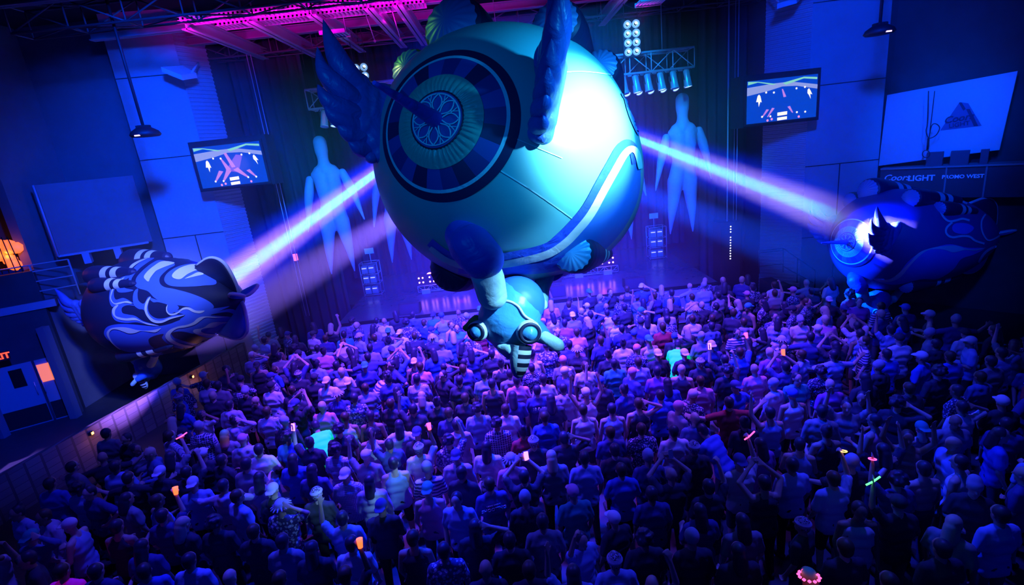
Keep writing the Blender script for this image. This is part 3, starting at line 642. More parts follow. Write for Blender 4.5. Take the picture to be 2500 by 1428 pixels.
# orange lit shrub-like cluster behind the rail and two white lamps
uo, zo = A(12, 622); q = MA @ Vector((uo, .35, zo))
root = thing('orange_lantern', 'glowing orange lantern cluster behind the left balcony rail', 'lantern', q)
random.seed(5); om = mat('orange_paper', (.9, .3, .1), .6, 0, (1, .14, .02), 1.5)
for k in range(7):
    b = MB(); x, z = random.uniform(-.3, .3), random.uniform(-.35, .3); b.lathe([(.001, -.18), (.14, -.12), (.19, 0), (.13, .12), (.001, .17)], 7, Matrix.Translation((x, 0, z)) @ Matrix.Rotation(random.random() * 3, 4, 'Y')); b.build('shade', om, root)
b = MB(); 
for k in range(5): b.tube([(-.4 + .2 * k, -.2, -.55), (-.3 + .16 * k, -.22, .5)], .014, 5)
b.build('cage', black, root)
for i, (px, py) in enumerate(((10, 728), (42, 738))):
    q = MA @ Vector((A(px, py)[0],   .2, A(px, py)[1])); o = MB().lathe([(.001, -.05), (.05, 0), (.001, .05)], 10).build('small_lamp', em('lamp_white', (.9, .6, 1), 8)); o.location = q; tag(o, ['white lamp on the balcony nearest the frame edge', 'second white lamp on the balcony, nearer the stage'][i], 'lamp')
bulb('balcony_glow', MA @ Vector((A(30, 735)[0], .1, ze + .5)), (1, .25, .45), 22, .05)
bulb('lantern_glow', MA @ Vector((uo, .2, zo)), (1, .2, .05), 10, .1)
# pale notice stand and dark table beyond the doors
q = atz(240, 955, 0); root = thing('notice_stand', 'pale upright board standing on the side platform', 'notice board', q)
b = MB(); b.box(-.28, .28, 0, .05, .25, 1.15); b.build('board', mat('pale_board', (.6, .62, .7), .6), root); b = MB(); b.box(-.02, .06, -.006, 0, .3, 1.1); b.build('stripe', greym, root); b = MB(); b.tube([(-.22, .02, 0), (-.22, .02, .3)], .015, 5); b.tube([(.22, .02, 0), (.22, .02, .3)], .015, 5); b.build('stand', black, root)
# ------------------------------------------------------------------ right side of the hall
G0 = Vector((12.55, 17.0, 0)); G1 = Vector((14.6, 14.75, 0)); dG = (G1 - G0).normalized(); nG = Vector((-dG.y, dG.x, 0)); nG = nG if nG.y < 0 else -nG
MG = Matrix((dG, -nG, Vector((0, 0, 1)))).transposed().to_4x4(); MG.translation = G0
def Gp(px, py, off=0): q = MG.inverted() @ atp(px, py, G0 + nG * off, nG); return q.x, q.z
mb = MB(); mb.box(-.5, 9, .5, .8, 0, 11.6, 0, MG); struct(mb.build('wall_right', walldark))
c4 = [Gp(*p) for p in ((2166, 232), (2485, 173), (2440, 366), (2145, 405))]
root = thing('advert_board', 'large pale board with a mountain triangle advert on the right wall', 'advertising board'); root.matrix_world = MG
b = MB(); b.add([(c4[3][0], 0, c4[3][1]), (c4[2][0], 0, c4[2][1]), (c4[1][0], 0, c4[1][1]), (c4[0][0], 0, c4[0][1])] + [(c4[3][0], .08, c4[3][1]), (c4[2][0], .08, c4[2][1]), (c4[1][0], .08, c4[1][1]), (c4[0][0], .08, c4[0][1])], [(0, 1, 2, 3), (7, 6, 5, 4), (0, 4, 5, 1), (1, 5, 6, 2), (2, 6, 7, 3), (3, 7, 4, 0)]); b.build('board', mat('board_vinyl', (.55, .60, .70), .5), root)
adm = mat('advert_ink', (.10, .13, .30), .6); adk = mat('advert_dark', (.02, .02, .08), .6)
def Gpoly(nm, pts, m_, off, par):
    q = [Gp(*p) for p in pts]; n = len(q); MB().add([(u, -off, z) for u, z in q] + [(u, -off + .006, z) for u, z in q], [tuple(range(n)), tuple(range(n, 2 * n))[::-1]] + [(i, n + i, n + (i + 1) % n, (i + 1) % n) for i in range(n)]).build(nm, m_, par)
tri = [(2295, 319), (2343, 249), (2364, 252), (2397, 307)]
Gpoly('triangle', tri, adm, .01, root)
Gpoly('ridge', [(2341, 251), (2348, 250), (2358, 266), (2352, 270)], adk, .02, root); Gpoly('ridge', [(2359, 266), (2368, 266), (2388, 307), (2378, 308)], adk, .02, root)
u, z = Gp(2340, 289); text_mesh('advert_script', 'Coors', .26, adk, Matrix.Translation((u, -.03, z)) @ Matrix.Rotation(R(-6), 4, 'Y'), root, .006, .004, .3)
u, z = Gp(2342, 304); text_mesh('advert_word', 'LIGHT', .17, adk, Matrix.Translation((u, -.03, z)) @ Matrix.Rotation(R(-6), 4, 'Y'), root, .003, .004)
# rigging cable loop in front of the board
q0 = [(2267, 222), (2264, 300), (2261, 320), (2268, 337), (2285, 330), (2294, 312), (2284, 302), (2274, 308), (2268, 336)]
o = MB(); p_ = [atp(px, py, G0 + nG * .5, nG) for px, py in q0]; o.tube(catmull(p_, False, 5), .014, 6)
o.tube([atp(2282, 222, G0 + nG * .5, nG), atp(2274, 290, G0 + nG * .5, nG), atp(2270, 320, G0 + nG * .5, nG)], .011, 5)
o.tube([atp(2267, 337, G0 + nG * .5, nG), atp(2264, 366, G0 + nG * .5, nG)], .03, 6); rg = [atp(2261 + 9 * math.cos(a), 376 + 9 * math.sin(a), G0 + nG * .5, nG) for a in [k * math.pi / 8 for k in range(17)]]; o.tube(rg, .012, 5)
tag(o.build('rigging_cable', black), 'looped rigging cable with a ring hanging before the advert board', 'cable')
# upper bar under the board: counter fronts with lettering, menu boxes on top
bar = thing('bar_front', 'dark bar front with pale lettering below the advert board', 'bar'); bar.matrix_world = MG
u0, zz = Gp(2143, 416); z1 = Gp(2143, 412)[1]; z0 = Gp(2140, 466)[1]
b = MB(); b.box(u0 + .12, 4.4, -.2, .4, z0 - .2, z1 - .02); b.build('counter', mat('bar_panel', (.05, .05, .08), .5), bar)
b = MB(); b.box(u0 + .12, 4.4, -.26, .45, z1 - .02, z1 + .03); b.build('counter_top', greym, bar)
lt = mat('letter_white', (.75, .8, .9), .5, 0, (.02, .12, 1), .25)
ua, za = Gp(2189, 434, .2); text_mesh('lettering', 'Coors', .27, lt, Matrix.Translation((ua, -.22, za)), bar, .004, .01, .3)
ua, za = Gp(2249, 435, .2); text_mesh('lettering', 'LIGHT', .24, lt, Matrix.Translation((ua, -.22, za)), bar, .006, .01)
ua, za = Gp(2350, 431, .2); text_mesh('lettering', 'PROMO WEST', .15, lt, Matrix.Translation((ua, -.22, za)), bar, .004, .01)
for k, px in enumerate((2308, 2405)): ua, za = Gp(px, 440, .2); b = MB(); b.box(ua - .02, ua + .02, -.23, -.2, z0 - .2, z1 - .02); b.build('panel_joint', greym, bar)
for k, (pa, pb) in enumerate(((2262, 2302), (2320, 2365), (2392, 2412))):
    a, _ = Gp(pa, 400); c, _ = Gp(pb, 398); b = MB(); b.box(0, c - a, -.15, .05, 0, .42); o = b.build('menu_box', mat('menu_panel', (.07, .07, .12), .5)); o.matrix_world = MG @ Matrix.Translation((a, 0, z1 + .03)); tag(o, ['leftmost dark box on the bar counter under the advert board', 'middle dark box on the bar counter under the advert board', 'rightmost dark box on the bar counter under the advert board'][k], 'box')
# railing and steps at the right of the stage
def line3(pts, r_, m_, nm, lab, cat): o = MB()
o = MB(); y = 16.2
for a, c in (((1853, 612), (1853, 668)), ((1912, 606), (1912, 664)), ((1853, 612), (1912, 606)), ((1853, 617), (1912, 611)), ((1853, 650), (1912, 644)), ((1912, 606), (1990, 660)), ((1912, 650), (1985, 690)), ((1947, 632), (1946, 690)), ((1990, 660), (1989, 710))): o.tube([aty(*a, y), aty(*c, y)], .02, 6)
tag(o.build('stair_rail', mat('rail_dark', (.05, .05, .07), .5)), 'dark stair railing to the right of the stage', 'railing')
o = MB()
for k in range(6): o.box(8.6 + k * .42, 9.02 + k * .42, 15.9, 17.0, 0, 1.3 - .2 * k)
tag(o.build('stage_steps', drape), 'dark steps going down to the crowd right of the stage', 'steps')
# ------------------------------------------------------------------ the three winged balloons
RB = 1.5; TAIL = 4.2
def brad(x):
    if x >= 0: return RB * math.sqrt(max(0, 1 - (x / RB) ** 2))
    return RB * (1 - (-x / TAIL) ** 2.1) ** .85 if x > -TAIL else 0
def frame(C, N):
    X = N.normalized(); Z = (Vector((0, 0, 1)) - X * X.z).normalized(); Y = Z.cross(X)
    M_ = Matrix((X, Y, Z)).transposed().to_4x4(); M_.translation = C; return M_ @ Matrix.Diagonal((1, 1, .955, 1))
def camv(x, y, z): return xw * x + yw * y - fw * z
MC = frame(atd(1233, 393, 6), camv(-.395, .01, .91))
ML = frame(atd(358, 750, 15.1), -camv(.904, .075, .427))
MR = frame(atd(2170, 586, 14.6), camv(-.966, -.06, .26))
MCi = MC.inverted()
def LP(px, py, D): return MCi @ atd(px, py, D)

teal = wrinkled(mat('teal_fabric', (.14, .52, .52), .40), 2.2, .10)
navy = wrinkled(mat('navy_fabric', (.015, .02, .085), .45), 2.2, .15)
midb = wrinkled(mat('blue_fabric', (.04, .20, .78), .5), 3, .15)
deepb = wrinkled(mat('deep_blue_fabric', (.03, .10, .75), .45), 5, .5)
pale = wrinkled(mat('pale_fabric', (.72, .78, .80), .5), 4, .2)
wingm = wrinkled(mat('wing_fabric', (.06, .16, .62), .38), 5, .7)
tealp = wrinkled(mat('pleated_teal_fabric', (.14, .48, .36), .35), 6, .3)
seg1 = mat('segment_fabric_dark', (.03, .04, .24), .5); seg2 = mat('segment_fabric_light', (.05, .08, .40), .5); seg3 = mat('segment_fabric_black', (.02, .02, .10), .5)
creat = wrinkled(mat('creature_fabric', (.08, .38, .72), .36), 4, .35)
limbm = wrinkled(mat('limb_fabric', (.55, .85, .85), .45), 5, .4)
ring_d = mat('ring_black', (.012, .015, .05), .5)

def onbody(x_, phi, off=0):   # point at axial position, azimuth from up toward +Y
    r_ = brad(x_) + off; return Vector((x_, r_ * math.sin(phi), r_ * math.cos(phi)))

def rosette(parent, seed):
    def sph(rho, a, off=0):
        x_ = math.sqrt(max(0, RB * RB - rho * rho)); v = Vector((x_, rho * math.sin(a), rho * math.cos(a))); return v + v.normalized() * off
    def ring(name, r0, r1, mats, n=180, nr=4, off=.012, fi=None, pleat=0, nple=0):
        mb = MB(); vs = []; fs = []; mi = []
        for i in range(nr + 1):
            t = i / nr; rr = r0 + (r1 - r0) * t
            for k in range(n):
                a = 2 * math.pi * k / n
                o_ = off + pleat * math.sin(math.pi * t) * (abs(math.sin(a * nple / 2 + .8 * math.sin(a * 7))) + .35) * (1 - .6 * t)
                vs.append(sph(rr, a, o_))
        for i in range(nr):
            for k in range(n):
                fs.append((i * n + k, i * n + (k + 1) % n, (i + 1) * n + (k + 1) % n, (i + 1) * n + k)); mi.append(fi(k / n) if fi else 0)
        mb.add(vs, fs, 0, True); mb.mi = mi
        return mb.build(name, mats, parent)
    ring('outer_band', .655, .735, navy, off=.012)
    ring('thin_ring', .628, .658, limbm, off=.016)
    seq = [0, 1, 2, 0, 1, 0, 2, 1, 0, 2, 0, 1, 2, 1, 0, 1, 2, 0, 0, 1, 2, 1]
    ring('segmented_ring', .44, .632, [seg1, seg2, seg3], off=.014, n=220, fi=lambda t: seq[int(t * 22) % 22])
    ring('pleated_ring', .25, .445, tealp, n=360, nr=8, off=.02, pleat=.022, nple=46)
    d = MB(); n = 64; vs = [sph(0, 0, .03)] + [sph(.258, 2 * math.pi * k / n, .03) for k in range(n)]
    d.add(vs, [(0, k + 1, (k + 1) % n + 1) for k in range(n)]); disc = d.build('flower_disc', midb and mat('disc_blue', (.03, .10, .42), .55), parent)
    t = MB()
    def line(pts, w): t.tube([sph(r_, a_, .035) for r_, a_ in pts], w * 1.25, 5)
    line([(.238, 2 * math.pi * k / 48) for k in range(49)], .007)
    for k in range(8):
        a = 2 * math.pi * k / 8 + .1
        for s_ in (-1, 1):
            pts = []
            for j in range(13):
                u = j / 12; rr = .04 + .193 * u; pts.append((rr, a + s_ * .34 * math.sin(math.pi * u) * (1 if u < .5 else 1)))
            line(pts, .006)
            line([(.145 + .09 * j / 6, a + s_ * (.30 + .18 * (j / 6) ** .7)) for j in range(7)], .004)
    t.build('petal_outline', mat('petal_line', (.45, .85, .9), .5), disc)
    b = MB(); b.lathe([(.256, 0), (.27, .012), (.282, 0)], 64, Matrix.Translation((math.sqrt(RB ** 2 - .24 ** 2) + .02, 0, 0)) @ Matrix.Rotation(R(90), 4, 'Y')); b.build('disc_rim', ring_d, disc)

def wing(parent, side, al=70, us=1.12):
    al = R(al); psi = R(39)
    U = Vector((math.sin(al), side * math.cos(al), 0)); V = Vector((-.18, side * .05, 1)).normalized(); W = U.cross(V).normalized()
    root = Vector((RB * math.cos(psi) * .97, side * RB * math.sin(psi) * .97, .14))
    def q(u, v, w_=0): return root + U * (u * us) + V * v + W * w_
    pad = bmesh.new()
    for (u0, v0, u1, v1, r0, r1) in ((-.02, -.28, .0, .38, .10, .15), (.05, -.16, .16, .34, .12, .13), (.18, -.02, .26, .42, .11, .13), (0, .35, -.05, .5, .1, .06)):
        capsule(pad, q(u0, v0), q(u1, v1), r0 * 1.05, r1 * 1.05, 14, (W, .95))
    w0 = place('wing_pad', fuse('wing_pad', pad, .018, 2), wingm, parent)
    fe = [((.16, .34), (.42, .52), (.56, .78), (.66, 1.02), .105), ((.15, .20), (.42, .30), (.60, .46), (.68, .70), .10),
          ((.12, .08), (.36, .10), (.54, .16), (.64, .30), .10), ((.10, -.02), (.30, -.02), (.46, .0), (.56, .10), .092),
          ((.06, -.12), (.22, -.13), (.34, -.13), (.43, -.06), .088), ((.03, -.2), (.13, -.25), (.22, -.27), (.31, -.23), .082),
          ((.0, -.24), (.03, -.30), (.07, -.35), (.10, -.36), .07),
          ((.05, .30), (.20, .40), (.30, .50), (.36, .58), .075)]
    for i, (a, b, c, d, r_) in enumerate(fe):
        pts = catmull([q(*a, .01 * i), q(*b, .015 * i - .03), q(*c), q(*d)], False, 5); bm = bmesh.new(); n = len(pts)
        for j in range(n - 1):
            t0, t1 = j / (n - 1), (j + 1) / (n - 1)
            f = lambda t: r_ * (1 + .25 * math.sin(math.pi * min(1, t * 1.2))) * max(.06, (1 - t ** 2.6))
            capsule(bm, pts[j], pts[j + 1], f(t0), f(t1), 12, (W, .95))
        place('feather', fuse('feather', bm, .015, 2), None, w0); bpy.data.objects[COL.objects[-1].name].data.materials.append(wingm)

def engine(parent, az, front, r0, L=2.3, off=.12, glow=None):
    a = R(az); c = onbody(front - .4, a, off); c.x = front
    back = onbody(front - L, a, .02)
    bk = Vector((front - L, back.y, back.z)); ax = (bk - c).normalized()
    M_ = Matrix.Translation(c) @ ax.to_track_quat('Z', 'Y').to_matrix().to_4x4()
    # shell with stripes (pale bands), front dome with gathered edge
    prof = [(r0 * .86, -.02), (r0 * .98, .02), (r0 * 1.04, .12), (r0 * 1.05, .3)] + [(r0 * (1.05 - .62 * t ** 1.1), .3 + (L - .42) * t) for t in [k / 20 for k in range(1, 21)]] + [(r0 * .3, L - .05), (r0 * .12, L), (.001, L + .01)]
    mb = MB(); n = 40
    for i in range(len(prof) - 1):
        z = (prof[i][1] + prof[i + 1][1]) / 2 / L
        mi = 1 if (.40 < z < .52 or .60 < z < .70) else 0
        mb.lathe(prof[i:i + 2], n, M_, mi)
    sh = mb.build('striped_tube', [navy if glow is None else glow, pale], parent)
    f = MB(); vs = []; fs = []; NR = 7; NA = 96
    for i in range(NR + 1):
        t = i / NR
        for k in range(NA):
            q = 2 * math.pi * k / NA
            pl = 1 + .035 * t ** 3 * math.sin(q * 17)
            h = -.02 - r0 * .32 * (1 - t * t) * (1 + .10 * t * t * math.sin(q * 17 + .7))
            vs.append(M_ @ Vector((r0 * .88 * t * pl * math.cos(q), r0 * .88 * t * pl * math.sin(q), h)))
    for i in range(NR):
        for k in range(NA): fs.append((i * NA + k, (i + 1) * NA + k, (i + 1) * NA + (k + 1) % NA, i * NA + (k + 1) % NA))
    f.add(vs, fs, 0, True); f.build('tube_end_cap', creat if az == 142 else navy if az == -152 else mat('cap_blue', (.07, .22, .55), .42), sh)

def creature(parent):
    c = LP(1245, 763, 5.45); r_ = .335
    Q = MCi.to_3x3(); ex = (Q @ xw).normalized(); ey = (Q @ yw).normalized(); ez = (Q @ (-fw)).normalized()
    def q(dx, dy, dz=0): return c + ex * dx + ey * dy + ez * dz    # in px at that depth -> metres
    k = 5.45 / 1250
    def g(px, py, D=None):
        return LP(px, py, 5.45 if D is None else D)
    bm = bmesh.new(); capsule(bm, g(1250, 752), g(1243, 778), .325, .335, 28); capsule(bm, g(1243, 800), g(1236, 826), .24, .16, 20)
    body = place('figure_body', fuse('figure_body', bm, .022, 3), creat, parent)
    # white piping between the hood and the face
    pts = catmull([g(*p) for p in ((1190, 748), (1214, 737), (1240, 735), (1264, 747), (1280, 770), (1298, 782), (1312, 792))], False, 6)
    out = []
    for p in pts:
        d = LP(1250, 714, 0) - p; dl = d.length; d /= dl
        cc = g(1246, 765); t = (cc - p).dot(d); h2 = (cc - p - d * t).length_squared
        out.append(p + d * (t + math.sqrt(max(.0004, .338 ** 2 - h2)) + .004))
    b = MB(); b.tube(out, .014, 8); b.build('piping', white, body)
    hood = bmesh.new(); capsule(hood, g(1262, 738, 5.50), g(1262, 740, 5.46), .30, .30, 28)
    place('hood', fuse('hood', hood, .022, 2), midb, body)
    for (px, py, rr, D, nx, ny) in ((1167, 808, .10, 5.28, -.45, -.2), (1291, 811, .115, 5.16, .2, -.15)):
        e = g(px, py, D); nrm = (ez + ex * nx + ey * ny).normalized(); M_ = Matrix.Translation(e) @ nrm.to_track_quat('Z', 'Y').to_matrix().to_4x4()
        m1 = MB(); m1.lathe([(rr * 1.0, -.16), (rr * 1.12, -.02), (rr * 1.1, .03), (rr * .95, .05), (.001, .05)], 32, M_); ev = m1.build('eye', pale, body)
        m2 = MB(); m2.lathe([(rr * .98, .03), (rr * 1.0, .058), (rr * .86, .068), (rr * .68, .062), (rr * .66, .05)], 32, M_); m2.build('eye_ring', ring_d, ev)
        m3 = MB(); m3.lathe([(rr * .68, .055), (rr * .45, .085), (.001, .098)], 28, M_); m3.build('pupil', creat, ev)
    # ear behind the left eye
    b = bmesh.new(); capsule(b, g(1162, 792, 5.45), g(1140, 800, 5.45), .11, .05, 14, (ez, .5)); place('ear', fuse('ear', b, .018, 2), mat('ear_green', (.05, .3, .06), .5), body)
    b = bmesh.new(); ellip(b, g(1322, 744, 5.5), (.07, .07, .07)); place('knob', fuse('knob', b, .02, 1), limbm, body)
    # legs that hold it under the balloon
    def limb(nm, pts, rs, m_, vox=.02):
        b = bmesh.new()
        for i in range(len(pts) - 1): capsule(b, pts[i], pts[i + 1], rs[i], rs[i + 1], 20)
        return place(nm, fuse(nm, b, vox, 2), m_, parent)
    limb('leg_sleeve', [g(1128, 575, 4.95), g(1150, 600, 4.85), g(1178, 632, 4.85)], [.17, .215, .21], deepb)
    limb('leg', [g(1172, 625, 4.9), g(1192, 680, 4.95), g(1202, 722, 5.05)], [.155, .16, .15], limbm)
    limb('leg_sleeve', [g(1352, 640, 6.3), g(1345, 655, 6.2)], [.2, .17], deepb)
    limb('leg', [g(1342, 650, 6.2), g(1322, 700, 6.0), g(1315, 735, 5.8)], [.11, .10, .11], limbm)
    limb('arm_sleeve', [g(1305, 806, 5.4), g(1328, 822, 5.3)], [.13, .085], midb)
    b = bmesh.new(); capsule(b, g(1330, 822, 5.25), g(1360, 842, 5.2), .065, .075, 16, (ez, .7)); capsule(b, g(1356, 838, 5.2), g(1366, 845, 5.2), .07, .055, 14, (ez, .5)); place('hand', fuse('hand', b, .016, 1), limbm, parent)
    b = bmesh.new(); capsule(b, g(1225, 848, 5.3), g(1248, 854, 5.22), .055, .07, 16); capsule(b, g(1228, 850, 5.3), g(1246, 868, 5.25), .06, .05, 16); place('hand', fuse('hand', b, .016, 1), limbm, parent)
    # striped beak: plain half on the left, black and white bands on the right
    top = g(1273, 842, 5.2); tip = g(1264, 924, 5.2); ax = (tip - top); L = ax.length; ax.normalize()
    M_ = Matrix.Translation(top) @ ax.to_track_quat('Z', 'Y').to_matrix().to_4x4(); sx = M_.to_3x3().inverted() @ (ex + ez * .35).normalized()
    mb = MB(); n = 32; N = 32
    prof = [(.108 * (1 - (t / N) ** 3.2) ** .6 if t < N else .001, L * t / N) for t in range(N + 1)]
    vs = []; fs = []; mi = []
    for r1, z in prof:
        for j in range(n): a = 2 * math.pi * j / n; vs.append(M_ @ Vector((r1 * math.cos(a), r1 * math.sin(a), z)))
    for i in range(N):
        for j in range(n):
            a = 2 * math.pi * (j + .5) / n; right = math.cos(a) * sx.x + math.sin(a) * sx.y > .05
            fs.append((i * n + j, i * n + (j + 1) % n, (i + 1) * n + (j + 1) % n, (i + 1) * n + j)); mi.append((2 if (i * 8 // N) % 2 == 0 else 1) if right else 0)
    mb.add(vs, fs, 0, True); mb.mi = mi
    mb.build('striped_beak', [limbm, mat('band_white', (.85, .88, .88), .5), ring_d], parent)

def balloon(name, M_, label, body_m, rotm=None):
    root = thing(name, label, 'inflatable balloon', (0, 0, 0), 'winged balloons hanging over the crowd'); root.matrix_world = M_
    xs = [-TAIL + TAIL * (1 - math.cos(math.pi / 2 * i / 46)) for i in range(47)][:-1] + [RB * math.sin(math.pi / 2 * i / 30) for i in range(31)]
    b = MB(); b.lathe([(max(brad(x_), .001), x_) for x_ in xs], 96, Matrix.Rotation(R(90), 4, 'Y'))
    body = b.build('balloon_skin', body_m, root)
    rosette(body, 0)
    h = MB(); n = 14; h.tube([Vector((RB - .02 + .90 * t / n, 0, 0)) for t in range(n + 1)], [.085 * (1 - .80 * (t / n) ** .9) for t in range(n + 1)], 20); h.build('horn', deepb, root)
    for s_ in (-1, 1): wing(root, s_, *((84, 1.55) if M_ is MR and s_ == 1 else ()))
    engine(root, -15, .62, .36, 1.9, off=.0); engine(root, 31, .50, .27, 1.9, off=.0); engine(root, -43, .48, .26, 1.6, off=.0, glow=mat('dark_green_fabric', (.03, .14, .07), .45)); engine(root, 47, -.1, .22, 1.6, off=.0)
    engine(root, 142, .25, .23, 2.2, off=-.02); engine(root, -152, .05, .30, 2.0, off=0.0)
    creature(root)
    # tail fins
    def fin(nm, out, ang, m_, th=.07):
        Rm = Matrix.Rotation(R(ang), 3, 'X'); b = MB(); pts = [Vector((p[0], 0, p[1])) for p in out]; n = len(pts); c = sum(pts, Vector()) / n
        rings = ((1, 0), (.97, .6), (.8, 1), (.4, 1.25)); vs = [Rm @ (c + Vector((0, th * 1.3, 0)))]
        for sg in (1, -1):
            for q, (k, h) in enumerate(rings):
                if sg == -1 and q == 0: continue
                for p in pts: vs.append(Rm @ (c + (p - c) * k + Vector((0, sg * th * h, 0))))
        vs.append(Rm @ (c - Vector((0, th * 1.3, 0)))); last = len(vs) - 1
        seqr = [7 - 4, 2, 1, 0, 4, 5, 6]; seqr = [3, 2, 1, 0, 4, 5, 6]; fs = [(0, 1 + 3 * n + k, 1 + 3 * n + (k + 1) % n) for k in range(n)]
        for a_, b_ in zip(seqr[:-1], seqr[1:]):
            fs += [(1 + a_ * n + k, 1 + b_ * n + k, 1 + b_ * n + (k + 1) % n, 1 + a_ * n + (k + 1) % n) for k in range(n)]
        fs += [(last, 1 + 6 * n + (k + 1) % n, 1 + 6 * n + k) for k in range(n)]
        b.add(vs, fs, 0, True); o_ = b.build(nm, m_, root)
        e = MB(); ed = [Rm @ p for p in pts[2:-1]]; e.tube(ed, .045, 8); e.build('fin_edge', pale, o_)  # pale tube puts the beam-lit white edge into the colour
    vfin = [(p.x, p.y) for p in catmull([(-2.7, .85, 0), (-3.1, 1.12, 0), (-3.55, 1.18, 0), (-3.9, 1.0, 0), (-4.05, .65, 0), (-4.1, .2, 0), (-3.9, .15, 0)], True, 4)]
    fin('tail_fin', vfin, 0, navy); fin('tail_fin', vfin, 180, midb)
    sfin = [(p.x, p.y) for p in catmull([(-3.9, .1, 0), (-4.1, .32, 0), (-4.35, .45, 0), (-4.42, .25, 0), (-4.3, .05, 0)], True, 4)]
    fin('tail_fin', sfin, 62, midb, .06); fin('tail_fin', sfin, -62, midb, .06)
    bvh = BVHTree.FromPolygons([v.co[:] for v in body.data.vertices], [p.vertices[:] for p in body.data.polygons])
    return root, body, bvh

def paint(root, bvh, M_, name, poly, m_, layer, cpx, closed=True, width=None, grid=5, parent=None):
    """a panel of coloured cloth sewn on the skin, following its curve"""
    Mi = M_.inverted(); o = Mi @ CAM
    pts = catmull([(*p, 0) for p in poly], closed and width is None, 5)
    if width is not None:
        L_ = []; R_ = []; n = len(pts)
        for i, p in enumerate(pts):
            t = (pts[min(i + 1, n - 1)] - pts[max(i - 1, 0)]).normalized(); nn = Vector((-t.y, t.x, 0)); w_ = width(i / (n - 1)) if callable(width) else width
            L_.append(p + nn * w_ / 2); R_.append(p - nn * w_ / 2)
        pts = L_ + R_[::-1]
    p2 = [Vector((p.x, p.y)) for p in pts]; nb = len(p2)
    xs = [p.x for p in p2]; ys = [p.y for p in p2]; inner = []
    gx = min(xs) + grid / 2
    while gx < max(xs):
        gy = min(ys) + grid / 2
        while gy < max(ys):
            inside = False; j = nb - 1
            for i in range(nb):
                if (p2[i].y > gy) != (p2[j].y > gy) and gx < (p2[j].x - p2[i].x) * (gy - p2[i].y) / (p2[j].y - p2[i].y + 1e-12) + p2[i].x: inside = not inside
                j = i
            if inside: inner.append(Vector((gx, gy)))
            gy += grid
        gx += grid
    vv, ee, ff, _, _, _ = delaunay_2d_cdt(p2 + inner, [], [list(range(nb))], 1, 1e-4)
    vs = []
    for v in vv:
        x_, y_ = v.x, v.y; hit = None
        for k in range(60):
            d = (Mi.to_3x3() @ (_ray(x_, y_))).normalized(); h = bvh.ray_cast(o, d)
            if h[0] is not None: hit = h; break
            x_ += (cpx[0] - x_) * .02; y_ += (cpx[1] - y_) * .02
        vs.append(hit[0] + hit[1] * (.006 + .007 * layer) * (1 if hit[1].dot(d) < 0 else -1))
    mb = MB(); mb.add(vs, [tuple(f)[::-1] for f in ff], 0, True); return mb.build(name, m_, parent or root)

rc, bc, vc = balloon('winged_balloon', MC, 'huge round teal winged balloon with a horn and a flower rosette on its nose', teal)
def pc(name, poly, m_, layer, **k): return paint(rc, vc, MC, name, poly, m_, layer, (1240, 370), parent=bc, **k)
stripe = [(1052, 602), (1095, 634), (1150, 648), (1220, 643), (1274, 634), (1334, 618), (1375, 593), (1408, 560), (1440, 520), (1472, 462), (1500, 412), (1520, 378), (1537, 364), (1551, 374), (1560, 412)]
low = [(1052, 602), (1095, 634), (1150, 648), (1220, 643), (1274, 634), (1334, 618), (1375, 593), (1408, 560), (1440, 520), (1472, 462), (1500, 412), (1520, 378), (1537, 364), (1551, 374), (1562, 412), (1560, 470), (1538, 530), (1500, 585), (1450, 628), (1380, 655), (1300, 668), (1200, 666), (1110, 650)]
pc('belly_panel', low, midb, 0, grid=14)
band = [(x_ - 9 + (8 if i < 6 else 0), y_ - (16 if 2 < i < 12 else 13)) for i, (x_, y_) in enumerate(stripe)]
pc('dark_stripe', band, deepb, 1, width=21, grid=9)
pc('white_stripe', stripe, pale, 2, width=lambda t: 10 + 9 * math.sin(math.pi * t) ** .5, grid=8)
pc('belly_stripe', [(1400, 622), (1330, 646), (1260, 655), (1200, 660), (1120, 655)], deepb, 1, width=20, grid=9)
for sm in ([(1222, 416), (1300, 465), (1396, 532)], [(1345, 180), (1420, 176), (1500, 184)], [(1262, 340), (1310, 360), (1372, 386)]):
    pc('seam', sm, limbm, .3, width=2.2, grid=6)
pc('side_panel', [(1518, 225), (1530, 250), (1552, 290), (1558, 330), (1548, 318), (1530, 275)], midb, 1, grid=7)

